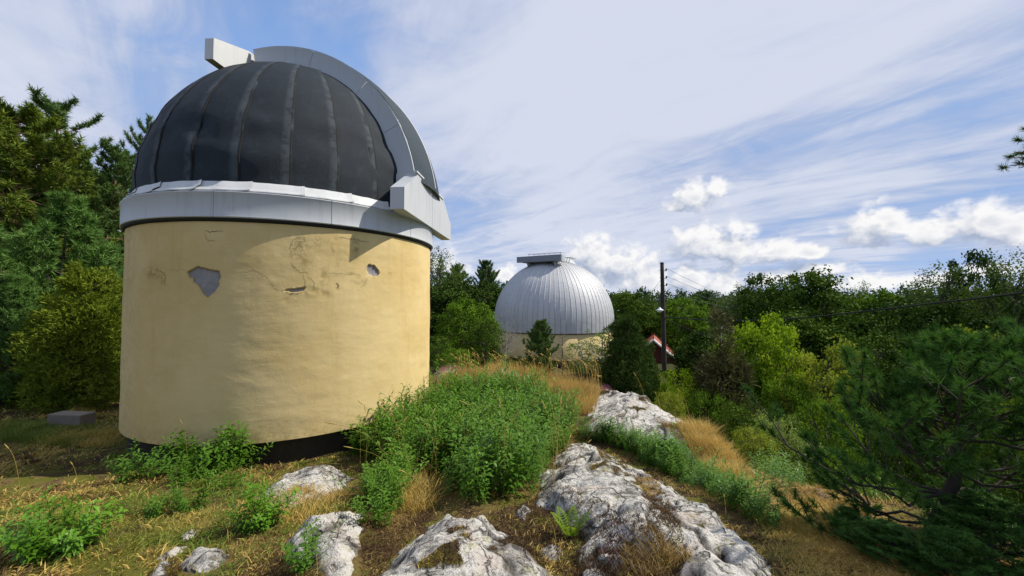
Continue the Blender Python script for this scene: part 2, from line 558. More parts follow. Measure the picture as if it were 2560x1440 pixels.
# ------------------------------------------------------------------ bare rock
def rock_material(name, tone=(1.0, 1.0, 1.0), seed=0.0):
    m, t, out = material(name)
    p = t.node('ShaderNodeTexCoord').outputs['Object']
    p = t.vm('ADD', p, (seed, seed * 0.7, 0.0))
    a = t.noise(p, 1.6, 4, 0.55, 0.4)
    b = t.noise(p, 8.0, 6, 0.68, 0.6)
    c = t.noise(p, 45.0, 5, 0.7)
    v = t.vor(p, 26.0, 2)
    grey = t.mix(c, (0.10, 0.097, 0.092), (0.36, 0.35, 0.34))
    white = t.mix(c, (0.44, 0.432, 0.412), (0.82, 0.81, 0.77))
    col = t.mix(t.step(t.m('ADD', t.m('MULTIPLY', a, 0.45), t.m('MULTIPLY', b, 0.55)), 0.40, 0.52), grey, white)
    pit = t.step(t.noise(p, 12.0, 6, 0.75, 1.2), 0.55, 0.64)
    col = t.mix(t.m('MULTIPLY', pit, 0.65), col, t.mix(c, (0.06, 0.055, 0.05), (0.22, 0.21, 0.20)))
    wv = t.vm('ADD', p, t.vm('SCALE', t.node('ShaderNodeTexNoise', {'Vector': p, 'Scale': 3.0, 'Detail': 4.0}).outputs['Color'], 0.35))
    fis = t.node('ShaderNodeTexVoronoi', {'Vector': t.vm('MULTIPLY', wv, (1.0, 0.55, 1.0)), 'Scale': 3.4}, feature='DISTANCE_TO_EDGE').outputs[0]
    fis = t.m('MULTIPLY', t.step(fis, 0.035, 0.006), t.step(t.noise(p, 2.3, 3, 0.5), 0.42, 0.56))
    col = t.mix(t.m('MULTIPLY', fis, 0.6), col, (0.03, 0.026, 0.02))
    lich = t.step(t.noise(t.vm('ADD', p, (7.3, 1.1, 0.2)), 5.0, 6, 0.7), 0.56, 0.66)
    col = t.mix(t.m('MULTIPLY', lich, 0.75), col, t.mix(c, (0.30, 0.30, 0.16), (0.62, 0.60, 0.38)))
    pinkish = t.step(t.noise(t.vm('ADD', p, (2.1, 9.4, 3.3)), 2.4, 4, 0.6), 0.54, 0.66)
    col = t.mix(t.m('MULTIPLY', pinkish, 0.35), col, (0.42, 0.31, 0.27))
    blk = t.step(t.noise(p, 30.0, 4, 0.75), 0.60, 0.68)
    col = t.mix(t.m('MULTIPLY', blk, 0.85), col, (0.035, 0.033, 0.03))
    col = t.mix(1.0, col, tone, 'MULTIPLY')
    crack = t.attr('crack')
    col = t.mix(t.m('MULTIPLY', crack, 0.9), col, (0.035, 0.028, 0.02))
    mo = t.attr('moss')
    mo = t.step(t.m('ADD', mo, t.m('MULTIPLY', t.m('SUBTRACT', b, 0.5), 0.9)), 0.40, 0.56)
    mcol = t.mix(t.step(t.noise(p, 5.5, 4, 0.6), 0.40, 0.62), t.mix(c, (0.022, 0.014, 0.007), (0.10, 0.06, 0.025)), t.mix(c, (0.05, 0.042, 0.006), (0.20, 0.155, 0.02)))
    col = t.mix(mo, col, mcol)
    h = t.m('ADD', t.m('ADD', t.m('MULTIPLY', b, 0.9), t.m('MULTIPLY', c, 0.55)), t.m('MULTIPLY', v, 0.25))
    h = t.m('SUBTRACT', t.m('ADD', h, t.m('MULTIPLY', mo, 0.5)), t.m('ADD', t.m('MULTIPLY', fis, 1.2), t.m('MULTIPLY', pit, 0.35)))
    principled(t, out, col, 0.92, h, 1.0, 0.045, 0.0, 0.2)
    return m


ROCK_MAT = rock_material('lichen_rock', (0.98, 0.945, 0.89))
ROCK_PINK = rock_material('pink_rock', (0.95, 0.80, 0.70), 4.0)
ROCK_GRID = []
ROCKS = []          # outlines on the ground, for keeping plants off the bare rock


def rock(poly, label, H=0.16, soft=0.22, res=0.022, moss=0.0, crease=0.05, mat=None, seed=1, group=None, mossy=()):
    G = np.array([on_ground(px, py, H * 0.6)[:2] for px, py in poly])
    ROCKS.append(G)
    lo, hi = G.min(0) - 0.15, G.max(0) + 0.15
    nx, ny = max(4, int((hi[0] - lo[0]) / res)), max(4, int((hi[1] - lo[1]) / res))
    X, Y = np.meshgrid(np.linspace(lo[0], hi[0], nx), np.linspace(lo[1], hi[1], ny))
    P = np.stack([X.ravel(), Y.ravel()], 1)
    d = poly_dist(P, G) + 0.085 * fnoise(P, 3.0, seed, 4) + 0.03 * fnoise(P, 13.0, seed + 1, 3)
    # long axis of the outcrop: the creases run along it
    c = G - G.mean(0)
    w, U = np.linalg.eigh(c.T @ c)
    q = P @ U                                           # columns: across, along
    dome = H * (1 - np.exp(-np.maximum(d, 0) / soft))
    warp = fnoise(P, 1.7, seed + 2, 3)
    rid = fnoise(np.stack([q[:, 0] * 1.0 + 0.35 * warp, q[:, 1] * 0.32], 1), 2.6, seed + 3, 3)
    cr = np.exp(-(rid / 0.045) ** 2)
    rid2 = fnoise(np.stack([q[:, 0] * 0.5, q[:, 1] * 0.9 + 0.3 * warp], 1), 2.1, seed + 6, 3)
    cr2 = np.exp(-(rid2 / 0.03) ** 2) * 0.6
    step = np.tanh(rid * 9) * 0.5
    z = dome + sstep(d, 0, 0.15) * (0.28 * H * warp + crease * step * 0.55 + 0.075 * np.abs(fnoise(np.stack([q[:, 0] * 1.5 + 0.3 * warp, q[:, 1] * 0.75], 1), 2.4, seed + 14, 2)) + 0.03 * np.abs(fnoise(P, 7.0, seed + 15, 2)) + 0.018 * fnoise(P, 5, seed + 4, 4) + 0.008 * fnoise(P, 20, seed + 5, 3) - 0.035 * cr - 0.02 * cr2)
    z = np.where(d > 0, z, -0.02 + 1.2 * d)
    mo = 1.05 * fnoise(P, 2.4, seed + 8, 4) + 0.30 * cr + 0.2 * cr2 + moss + 0.08 - 0.12 * sstep(d, 0.05, 0.3)
    for (mx, my, mr, ma) in mossy:
        c0 = on_ground(mx, my, H * 0.6)[:2]
        gb = ma * np.exp(-((P - c0) ** 2).sum(1) / mr ** 2)
        mo = mo + gb * (0.75 + 0.8 * fnoise(P, 5, seed + 12, 3))
        z = z - 0.26 * H * gb * sstep(d, 0, 0.2)
    mo = np.clip(mo + 0.35 * (1 - sstep(d, 0.0, 0.10)), 0, 1)
    z = z + 0.03 * sstep(mo, 0.4, 0.65) * (0.6 + 0.6 * fnoise(P, 14, seed + 9, 2)) * sstep(d, 0, 0.1)
    zz = ground_h(P[:, 0], P[:, 1]) + z
    ROCK_GRID.append((lo, hi, nx, ny, zz.reshape(ny, nx), mo, d, P))
    ok = d > -0.07
    F = grid_faces(ny, nx)
    F = F[ok[F].all(1)]
    used = np.unique(F)
    re = np.zeros(len(P), dtype=np.int64)
    re[used] = np.arange(len(used))
    V = np.stack([P[:, 0], P[:, 1], zz], 1)[used]
    o = obj('rock_outcrop', V, re[F], mat or ROCK_MAT, attrs={'crack': np.clip(cr + cr2, 0, 1)[used], 'moss': mo[used]})
    tag(o, label, 'rock', group or 'bare rocks on the hilltop')
    return o


rock([(880, 1460), (935, 1372), (1020, 1298), (1085, 1256), (1165, 1240), (1255, 1268), (1330, 1330), (1400, 1405), (1470, 1490), (1490, 1600), (830, 1600), (850, 1510)],
     'pale lichen covered rock with brown moss patches at the bottom centre, below the straw tuft', 0.28, 0.36, 0.014, -0.06, 0.06, seed=11,
     mossy=((1140, 1320, 0.07, 0.55), (1165, 1350, 0.05, 0.55), (1070, 1412, 0.07, 0.6), (1150, 1430, 0.07, 0.5)))
rock([(1405, 1096), (1450, 1080), (1500, 1098), (1560, 1124), (1650, 1176), (1760, 1236), (1860, 1294), (1912, 1338), (1945, 1395), (2015, 1460), (2090, 1600), (1480, 1600), (1452, 1480), (1470, 1400), (1440, 1350), (1452, 1300), (1400, 1246), (1335, 1212), (1345, 1150)],
     'longest whitish outcrop running from the herb bed down to the lower right, mossy gullies', 0.29, 0.42, 0.017, 0.0, 0.10, seed=37,
     mossy=((1655, 1262, 0.17, 0.7), (1620, 1370, 0.20, 0.75), (1540, 1430, 0.20, 0.75), (1700, 1340, 0.12, 0.5), (1560, 1345, 0.14, 0.6), (1760, 1300, 0.14, 0.55), (1640, 1440, 0.22, 0.7), (1840, 1370, 0.12, 0.6), (1590, 1180, 0.10, 0.5)))
rock([(1495, 970), (1560, 980), (1645, 1010), (1730, 1055), (1870, 1160), (1800, 1150), (1650, 1104), (1560, 1080), (1470, 1068), (1450, 1045), (1480, 1000)],
     'layered white rock ledge behind the ridge, beside the golden grass on the crest', 0.27, 0.55, 0.026, 0.10, 0.10, seed=41)
rock([(650, 1228), (690, 1195), (760, 1167), (830, 1160), (882, 1185), (850, 1215), (790, 1242), (720, 1266), (660, 1252)],
     'flat grey rock slab level with the moss just in front of the yellow tower', 0.10, 0.22, 0.018, -0.05, 0.03, seed=53)
rock([(708, 1325), (760, 1300), (850, 1262), (905, 1268), (905, 1330), (910, 1400), (900, 1450), (860, 1560), (790, 1560), (790, 1410), (740, 1385), (712, 1352)],
     'rough grey rock left of the straw tuft with a leafy sprig growing over it', 0.13, 0.22, 0.016, -0.02, 0.05, seed=61)
rock([(340, 1450), (375, 1412), (420, 1398), (442, 1405), (430, 1440), (400, 1500), (320, 1520)],
     'small rounded whitish stone at the bottom edge left of centre', 0.09, 0.12, 0.012, -0.15, 0.02, seed=67)
rock([(462, 1390), (495, 1365), (540, 1363), (558, 1380), (545, 1408), (505, 1418), (470, 1410)],
     'pale flat stone with a greenish lichen edge between two thin stone slivers', 0.07, 0.10, 0.012, -0.15, 0.02, seed=71)
rock([(398, 1388), (440, 1362), (478, 1348), (480, 1358), (450, 1378), (408, 1396)],
     'thin long sliver of white stone sunk in the brown moss', 0.05, 0.06, 0.010, -0.25, 0.01, seed=73)
rock([(455, 1335), (475, 1318), (492, 1320), (488, 1332), (466, 1340)],
     'smallest white stone poking out of the moss above the slivers', 0.05, 0.05, 0.010, -0.3, 0.01, seed=79)
rock([(1275, 1268), (1300, 1250), (1325, 1252), (1334, 1280), (1320, 1296), (1295, 1290)],
     'fist sized white stone in the moss between the two largest rocks', 0.10, 0.10, 0.010, -0.25, 0.02, seed=83)
rock([(1352, 1362), (1375, 1345), (1395, 1352), (1398, 1378), (1372, 1388)],
     'grey stone half sunk in brown heather left of the fern', 0.10, 0.10, 0.012, -0.1, 0.02, seed=89)
rock([(2040, 1300), (2075, 1288), (2118, 1296), (2122, 1312), (2080, 1322), (2045, 1318)],
     'pale stone lying in the golden grass on the right slope', 0.10, 0.14, 0.02, -0.2, 0.02, seed=97)
rock([(2010, 1215), (2060, 1214), (2120, 1240), (2180, 1276), (2150, 1284), (2080, 1250)],
     'narrow pinkish rock edge above the golden slope', 0.14, 0.16, 0.02, 0.05, 0.04, ROCK_PINK, seed=101)
rock([(2290, 1425), (2360, 1392), (2450, 1396), (2530, 1425), (2600, 1470), (2600, 1560), (2300, 1540)],
     'pinkish rock at the bottom right under the young pine', 0.16, 0.3, 0.025, 0.02, 0.05, ROCK_PINK, seed=103)
rock([(1085, 926), (1110, 916), (1160, 918), (1172, 930), (1130, 936), (1095, 936)],
     'grey rock top among pink heather right behind the tower', 0.16, 0.3, 0.05, -0.1, 0.05, seed=107)
rock([(1205, 926), (1240, 914), (1290, 922), (1300, 934), (1250, 940), (1212, 938)],
     'low white rock on the crest just below the distant silver dome', 0.16, 0.3, 0.05, -0.1, 0.05, seed=109)
rock([(1345, 1005), (1372, 990), (1392, 1000), (1388, 1014), (1360, 1016)],
     'small white stone at the upper right corner of the herb bed', 0.22, 0.14, 0.03, -0.1, 0.03, seed=113)


def off_rock(P, margin=0.0):
    """mask of points that are not on bare rock"""
    ok = np.ones(len(P), dtype=bool)
    for G in ROCKS:
        lo, hi = G.min(0), G.max(0)
        c = (P[:, 0] > lo[0]) & (P[:, 0] < hi[0]) & (P[:, 1] > lo[1]) & (P[:, 1] < hi[1])
        i = np.nonzero(c)[0]
        if len(i):
            ok[i] = poly_dist(P[i], G) < margin
    return ok


def surf_h(x, y):
    """top of ground or rock"""
    z = ground_h(x, y)
    x, y = np.atleast_1d(x), np.atleast_1d(y)
    z = np.atleast_1d(z).copy()
    for lo, hi, nx, ny, zz, mo, d, P in ROCK_GRID:
        i = np.nonzero((x > lo[0]) & (x < hi[0]) & (y > lo[1]) & (y < hi[1]))[0]
        if len(i):
            u = ((x[i] - lo[0]) / (hi[0] - lo[0]) * (nx - 1)).astype(int)
            v = ((y[i] - lo[1]) / (hi[1] - lo[1]) * (ny - 1)).astype(int)
            z[i] = np.maximum(z[i], zz[v, u])
    return z

# ------------------------------------------------------------------ the near observatory
TC = np.array([-4.1879, 7.7062])           # tower axis
WR, WZ0, WZ1 = 2.5, -1.95, 1.06            # wall radius, foot, top
DA, DB, DZ = 2.42, 2.70, 1.70              # dome half axes and spring line
SLOT = R_(94.0)                            # azimuth the slot looks to
SU = np.array([math.sin(SLOT), math.cos(SLOT)])
SN = np.array([math.cos(SLOT), -math.sin(SLOT)])    # across the slot, towards the eye
rng = np.random.default_rng(5)


def cyl_pt(px, py, Rr=WR):
    d = ray(px, py)
    a, b, c = d[0] ** 2 + d[1] ** 2, -(d[:2] @ TC), TC @ TC - Rr * Rr
    P = d * ((-b - math.sqrt(max(b * b - a * c, 0))) / a)
    return (math.atan2(P[0] - TC[0], P[1] - TC[1]) % (2 * math.pi), P[2])


def pol(phi, r, z):
    return np.stack([TC[0] + r * np.sin(phi), TC[1] + r * np.cos(phi), z + 0 * phi], -1)


def sun3(u, n, z):
    """tower frame: u along the slot, n across it towards the eye"""
    u, n = np.asarray(u, dtype=float), np.asarray(n, dtype=float)
    xy = TC + u[..., None] * SU + n[..., None] * SN
    return np.concatenate([xy, (np.asarray(z, dtype=float) + 0 * u)[..., None]], -1)


tower = empty('observatory', (TC[0], TC[1], WZ0 - 0.3), 'near round observatory tower with yellow plaster wall and black felt dome', 'observatory', 'observatory buildings')
TINV = np.array(tower.location)


def tob(name, V, F, mat, parent=None, **kw):
    """a piece of the tower, vertices given in scene space"""
    top = parent is None
    o = obj(name, np.asarray(V).reshape(-1, 3) - TINV, F, mat, tower if top else parent, **kw)
    return o


# plaster
def plaster_material():
    m, t, out = material('yellow_plaster')
    p = t.node('ShaderNodeTexCoord').outputs['Object']
    x, y, z = t.sep(p)
    a = t.noise(p, 0.9, 4, 0.55)
    b = t.noise(p, 4.0, 6, 0.62, 0.5)
    c = t.noise(p, 70.0, 4, 0.7)
    drip = t.noise(t.xyz(t.m('MULTIPLY', x, 5.0), t.m('MULTIPLY', y, 5.0), t.m('MULTIPLY', z, 0.5)), 1.0, 4, 0.6)
    col = t.mix(t.step(a, 0.35, 0.65), (0.61, 0.448, 0.190), (0.68, 0.518, 0.245))
    col = t.mix(t.m('MULTIPLY', t.step(b, 0.48, 0.72), 0.35), col, (0.70, 0.545, 0.29))
    col = t.mix(t.m('MULTIPLY', t.step(drip, 0.52, 0.74), 0.22), col, (0.40, 0.27, 0.10))
    col = t.mix(t.m('MULTIPLY', t.step(c, 0.55, 0.75), 0.14), col, (0.30, 0.20, 0.08))
    col = t.mix(t.m('MULTIPLY', t.step(t.noise(p, 2.0, 6, 0.7), 0.58, 0.72), 0.14), col, (0.34, 0.29, 0.12))
    st = t.attr('stain')
    st = t.m('MULTIPLY', st, t.step(t.noise(p, 9.0, 6, 0.72, 0.6), 0.36, 0.62))
    col = t.mix(t.m('MULTIPLY', st, 0.8), col, (0.24, 0.165, 0.045))
    gr = t.attr('algae')
    gr = t.m('MULTIPLY', gr, t.step(t.noise(p, 13.0, 6, 0.75, 0.8), 0.42, 0.62))
    col = t.mix(t.m('MULTIPLY', gr, 0.7), col, (0.17, 0.15, 0.06))
    bare = t.attr('bare')
    k = t.noise(p, 16.0, 5, 0.65)
    stone = t.mix(k, (0.17, 0.16, 0.16), (0.40, 0.37, 0.36))
    col = t.mix(t.step(bare, 0.40, 0.60), col, stone)
    rim = t.m('MULTIPLY', t.step(bare, 0.05, 0.45), t.step(bare, 0.95, 0.5))
    col = t.mix(t.m('MULTIPLY', rim, 0.55), col, (0.20, 0.13, 0.05))
    # trowel marks run round the wall
    tro = t.noise(t.xyz(t.m('MULTIPLY', x, 3.0), t.m('MULTIPLY', y, 3.0), t.m('MULTIPLY', z, 26.0)), 1.0, 4, 0.6, 0.6)
    big = t.noise(p, 2.6, 3, 0.5, 0.3)
    trm = t.step(t.noise(p, 1.1, 3, 0.5), 0.42, 0.62)
    h = t.m('ADD', t.m('ADD', t.m('MULTIPLY', t.m('MULTIPLY', tro, trm), 0.17), t.m('MULTIPLY', c, 0.18)), t.m('ADD', t.m('MULTIPLY', b, 0.5), t.m('MULTIPLY', big, 0.6)))
    principled(t, out, col, 0.9, h, 0.55, 0.02, 0.0, 0.15)
    return m


PLASTER = plaster_material()


def zoom_pts(ox, oy, s, pts):
    return np.array([cyl_pt(ox + x / s, oy + y / s) for x, y in pts])


bare_polys = [zoom_pts(300, 540, 4.5, [(765, 632), (800, 612), (880, 568), (1000, 608), (1112, 620), (1128, 690), (1100, 740), (1110, 785), (1060, 850), (985, 912), (935, 868), (880, 770), (838, 742), (822, 690), (790, 690)]),
              zoom_pts(680, 540, 4.5, [(1068, 592), (1090, 548), (1150, 553), (1196, 612), (1206, 650), (1185, 672), (1140, 680), (1092, 650)]),
              zoom_pts(680, 540, 4.5, [(130, 832), (230, 824), (330, 812), (366, 806), (350, 832), (290, 856), (215, 850)])]
ph = np.concatenate([np.arange(R_(76), R_(230), 0.0058), np.arange(R_(230), R_(436), 0.06)])
wz = np.arange(WZ0, WZ1 + 0.001, 0.0147)
PH, WZ = np.meshgrid(ph, wz)
S = np.stack([PH.ravel() * WR, WZ.ravel()], 1)
bare = np.zeros(len(S))
for poly in bare_polys:
    q = poly.copy()
    q[:, 0] *= WR
    sel = np.nonzero((np.abs(S - q.mean(0)) < (np.ptp(q, axis=0) * 0.5 + 0.15)).all(1))[0]
    dd = poly_dist(S[sel], q) + 0.012 * fnoise(S[sel], 25, 3, 3)
    bare[sel] = np.maximum(bare[sel], np.clip(0.5 + dd / 0.03, 0, 1))
stain, algae = np.zeros(len(S)), np.zeros(len(S))
for (zx, zy, rx, rz, amp, which) in ((290, 330, 0.14, 0.16, 1.0, 'a'), (380, 300, 0.12, 0.12, 0.9, 'a'), (510, 320, 0.05, 0.12, 0.9, 'a'), (940, 380, 0.05, 0.20, 1.0, 's'), (690, 360, 0.03, 0.10, 0.9, 's'), (720, 265, 0.03, 0.03, 1.0, 's'),
                                     (590, 700, 0.06, 0.14, 0.8, 's'), (330, 520, 0.16, 0.11, 0.8, 's'), (430, 840, 0.13, 0.08, 0.8, 's'), (985, 720, 0.10, 0.10, 0.7, 's'), (900, 650, 0.16, 0.03, 0.7, 's'), (740, 785, 0.03, 0.05, 1.0, 's'),
                                     (600, 870, 0.10, 0.07, 0.6, 's'), (1320, 650, 0.04, 0.03, 0.6, 's'), (-1330, 650, 0.16, 0.09, 0.9, 's'), (-1230, 690, 0.05, 0.12, 0.7, 's'), (780, 420, 0.25, 0.30, 0.35, 's'), (200, 950, 0.12, 0.05, 0.5, 's')):
    c = np.array(cyl_pt(680 + zx / 4.5, 540 + zy / 4.5))
    e = np.exp(-(((S[:, 0] - c[0] * WR) / rx) ** 2 + ((S[:, 1] - c[1]) / rz) ** 2))
    if which == 's':
        stain = np.maximum(stain, amp * e)
    else:
        algae = np.maximum(algae, amp * e)
algae = np.maximum(algae, 0.35 * sstep(PH.ravel(), R_(195), R_(220)))
algae = np.maximum(algae, 0.55 * np.exp(-(S[:, 1] - WZ0) / 0.15))
rad = WR + 0.012 * fnoise(S, 0.8, 2, 3) + 0.005 * fnoise(S * np.array([1, 2.4]), 2.6, 4, 4)
rad = rad - 0.028 * sstep(bare, 0.2, 0.8) * (1 + 0.25 * fnoise(S, 12, 8, 3)) + 0.010 * np.exp(-((bare - 0.12) / 0.12) ** 2) * (bare > 0.001)
rad = rad + 0.006 * sstep(stain, 0.15, 0.5) * fnoise(S, 9, 6, 2)
wall = tob('wall', pol(PH.ravel(), rad, WZ.ravel()), grid_faces(len(wz), len(ph), True)[:, ::-1], PLASTER, attrs={'bare': bare, 'stain': stain, 'algae': algae})

crack_mat = simple_mat('crack_shadow_grit', (0.10, 0.068, 0.034), 0.95)


def crack(ox, oy, pts, wd=0.007):
    q = zoom_pts(ox, oy, 4.5, pts)
    q[:, 0] *= WR
    L = np.concatenate([[0], np.cumsum(np.linalg.norm(np.diff(q, axis=0), axis=1))])
    s = np.linspace(0, L[-1], max(6, int(L[-1] / 0.018)))
    P = np.stack([np.interp(s, L, q[:, 0]), np.interp(s, L, q[:, 1])], 1)
    P[1:-1] += 0.008 * rng.normal(size=P[1:-1].shape)
    T = np.gradient(P, axis=0)
    T /= np.linalg.norm(T, axis=1)[:, None] + 1e-9
    N = np.stack([-T[:, 1], T[:, 0]], 1)
    w = wd * 0.34 * np.sin(np.pi * np.linspace(0.06, 0.94, len(P))) ** 0.5 * (0.7 + 0.5 * rng.random(len(P)))
    rr = WR + 0.012 * fnoise(P, 0.8, 2, 3) + 0.005 * fnoise(P * np.array([1, 2.4]), 2.6, 4, 4) + 0.003
    A, B = P + N * w[:, None], P - N * w[:, None]
    V = np.concatenate([pol(A[:, 0] / WR, rr, A[:, 1]), pol(B[:, 0] / WR, rr, B[:, 1])])
    n = len(P)
    F = np.array([[i, i + 1, n + i + 1, n + i] for i in range(n - 1)])
    tob('crack', V, F, crack_mat, wall)


crack(680, 540, [(208, 525), (238, 562), (282, 602), (310, 628), (345, 632)], 0.009)
crack(680, 540, [(345, 640), (358, 700), (374, 760), (366, 806)], 0.006)
crack(680, 540, [(345, 640), (400, 632), (412, 650)], 0.006)
crack(680, 540, [(395, 672), (440, 700), (470, 745), (465, 790), (505, 850)], 0.006)
crack(680, 540, [(860, 120), (858, 180)], 0.012)
crack(680, 540, [(760, 238), (860, 258), (960, 268), (1000, 285), (1040, 282), (1090, 300)], 0.009)
crack(680, 540, [(300, 215), (330, 235), (280, 250), (235, 280), (210, 340), (208, 410), (235, 490)], 0.005)
crack(680, 540, [(600, 632), (700, 642), (830, 655), (990, 660)], 0.005)
crack(680, 540, [(990, 800), (1040, 770), (1070, 690)], 0.005)
crack(680, 540, [(725, 750), (745, 775), (735, 815)], 0.018)
crack(300, 540, [(955, 168), (1000, 182), (1060, 178), (1165, 172)], 0.012)
crack(300, 540, [(958, 185), (962, 255), (1000, 280), (1090, 288)], 0.006)
crack(300, 540, [(400, 600), (460, 622), (500, 640), (520, 680), (500, 735), (510, 790)], 0.008)
crack(300, 540, [(1480, 600), (1560, 640), (1650, 690), (1710, 770), (1780, 850)], 0.005)
crack(300, 540, [(1390, 630), (1460, 622), (1540, 628)], 0.004)
crack(300, 540, [(520, 605), (640, 608), (760, 608)], 0.004)
crack(680, 540, [(0, 790), (40, 830), (120, 835)], 0.005)

# dark foot under the plaster
pf = np.linspace(0, 2 * np.pi, 120, endpoint=False)
foot = simple_mat('tarred_foundation', (0.042, 0.036, 0.030), 0.9, 0, 0.4, 9, 0.4)
fz = [(2.47, WZ0 + 0.004), (2.40, WZ0 - 0.01), (2.40, WZ0 - 0.8)]
V = np.concatenate([pol(pf, r, z) for r, z in fz])
tob('foundation', V, grid_faces(3, 120, True), foot)

# black ring for the shade in the gap, metal band of panels, flashing
paint = None


def sheet_material(name, c0, c1, rough=0.42, metal=0.0, dirt=0.24):
    m, t, out = material(name)
    p = t.node('ShaderNodeTexCoord').outputs['Object']
    x, y, z = t.sep(p)
    a = t.noise(p, 1.4, 4, 0.6)
    run = t.noise(t.xyz(t.m('MULTIPLY', x, 9.0), t.m('MULTIPLY', y, 9.0), t.m('MULTIPLY', z, 0.7)), 1.0, 5, 0.65)
    c = t.noise(p, 55.0, 4, 0.7)
    col = t.mix(a, c0, c1)
    col = t.mix(t.m('MULTIPLY', t.step(run, 0.5, 0.75), dirt), col, (0.14, 0.13, 0.11))
    col = t.mix(t.m('MULTIPLY', t.step(c, 0.60, 0.75), dirt * 0.8), col, (0.2, 0.19, 0.17))
    r = t.step(a, 0.3, 0.7, rough * 0.85, rough * 1.2)
    h = t.m('ADD', t.m('MULTIPLY', t.noise(p, 3.0, 2, 0.5), 1.0), t.m('MULTIPLY', c, 0.03))
    principled(t, out, col, r, h, 0.25, 0.02, metal, 0.45)
    return m


WHITE = sheet_material('grey_white_painted_sheet', (0.44, 0.46, 0.48), (0.53, 0.54, 0.55), 0.5)
RIBGREY = sheet_material('blue_grey_painted_sheet', (0.42, 0.46, 0.50), (0.50, 0.53, 0.56), 0.42)
CREAM = sheet_material('cream_white_painted_sheet', (0.54, 0.55, 0.54), (0.63, 0.63, 0.61), 0.5)
MATT_BLACK = simple_mat('matt_black', (0.012, 0.012, 0.013), 0.7)
BZ0, BZ1, BR = 1.10, 1.45, 2.556
prof = [(2.44, BZ0 + 0.03), (2.535, BZ0 + 0.01), (2.540, BZ0 - 0.015), (2.53, BZ0 - 0.040), (2.47, BZ0 - 0.055), (2.44, BZ0 - 0.02)]
tob('gap_shade_ring', np.concatenate([pol(pf, r, z) for r, z in prof]), grid_faces(len(prof), 120, True), MATT_BLACK)  # black ring stands in for the shadow gap below the band
core = [(2.45, BZ0 + 0.02), (2.535, BZ0 + 0.02), (2.535, BZ1 - 0.01), (2.45, BZ1 + 0.05)]
band = tob('dome_band', np.concatenate([pol(pf, r, z) for r, z in core]), grid_faces(len(core), 120, True)[:, ::-1], WHITE)
panel_cs = [(2.538, BZ0 - 0.004), (BR - 0.004, BZ0 - 0.004), (BR + 0.006, BZ0 + 0.004), (BR + 0.004, BZ0 + 0.016), (BR, BZ0 + 0.03), (BR, BZ1 - 0.025), (BR + 0.008, BZ1 - 0.015), (BR + 0.008, BZ1), (2.47, BZ1 + 0.012)]
for k in range(11):
    a0 = R_(143.0 + 32.727 * k)
    a = np.linspace(a0 + 0.0012, a0 + R_(32.727) - 0.0012, 15)
    rows = [pol(a, r + 0.002 * np.sin(k * 2.1 + a * 7), z) for r, z in panel_cs]
    # folded edge down each joint
    V = np.concatenate(rows)
    tob('band_panel', V, grid_faces(len(panel_cs), 15)[:, ::-1], WHITE, band)
for k in range(24):
    a0 = R_(121.5 + 15.0 * k)
    if abs(((a0 - SLOT + math.pi) % (2 * math.pi)) - math.pi) < 0.42:
        continue
    a = np.linspace(a0 - 0.01, a0 + R_(15.0) + 0.004, 10)
    lift = 0.030 * np.exp(-((a - a[0]) / 0.018) ** 2) + 0.004 * rng.normal(size=10)
    cs = [(2.43, DZ - 0.075), (2.452, DZ - 0.085), (2.47, DZ - 0.16), (2.545, BZ1 + 0.035), (2.555, BZ1 + 0.020), (2.552, BZ1 + 0.010)]
    rows = [pol(a, r + lift * (0.4 if i < 5 else 0.2) + 0.006 * math.sin(k * 1.7), np.full(10, z) + lift * 0.5) for i, (r, z) in enumerate(cs)]
    tob('flashing', np.concatenate(rows), grid_faces(len(cs), 10)[:, ::-1], CREAM, band)


# felt dome
def felt_material(name, k=1.0):
    m, t, out = material(name)
    p = t.node('ShaderNodeTexCoord').outputs['Object']
    a = t.noise(p, 1.5, 4, 0.6)
    b = t.noise(p, 5.0, 6, 0.68, 0.7)
    c = t.noise(p, 130.0, 3, 0.7)
    e = t.attr('lap')
    col = t.mix(a, (0.008 * k, 0.014 * k, 0.020 * k), (0.016 * k, 0.025 * k, 0.034 * k))
    col = t.mix(t.m('MULTIPLY', t.step(b, 0.52, 0.75), 0.6), col, (0.034, 0.046, 0.057))
    col = t.mix(t.m('MULTIPLY', t.m('MULTIPLY', e, t.step(b, 0.34, 0.56)), 0.72), col, (0.070, 0.084, 0.097))
    col = t.mix(t.m('MULTIPLY', t.step(c, 0.5, 0.75), 0.3), col, (0.07, 0.074, 0.078))
    tar = t.m('MULTIPLY', t.attr('tar'), t.step(t.noise(p, 2.2, 3, 0.6), 0.30, 0.46))  # shadow gap along each seam, painted black into the felt colour
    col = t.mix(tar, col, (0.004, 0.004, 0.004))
    h = t.m('ADD', t.m('MULTIPLY', c, 0.5), t.m('MULTIPLY', b, 0.5))
    principled(t, out, col, 0.70, h, 0.9, 0.022, 0.0, 0.30)
    return m


FELT = felt_material('black_roofing_felt')
TT = np.linspace(-0.055, math.pi / 2 - 0.02, 44)        # parametric latitude


def dome_pt(phi, t, off=0.0):
    r = (DA + off) * np.cos(t)
    return np.stack([TC[0] + r * np.sin(phi), TC[1] + r * np.cos(phi), DZ + (DB + off) * np.sin(t) + 0 * phi], -1)


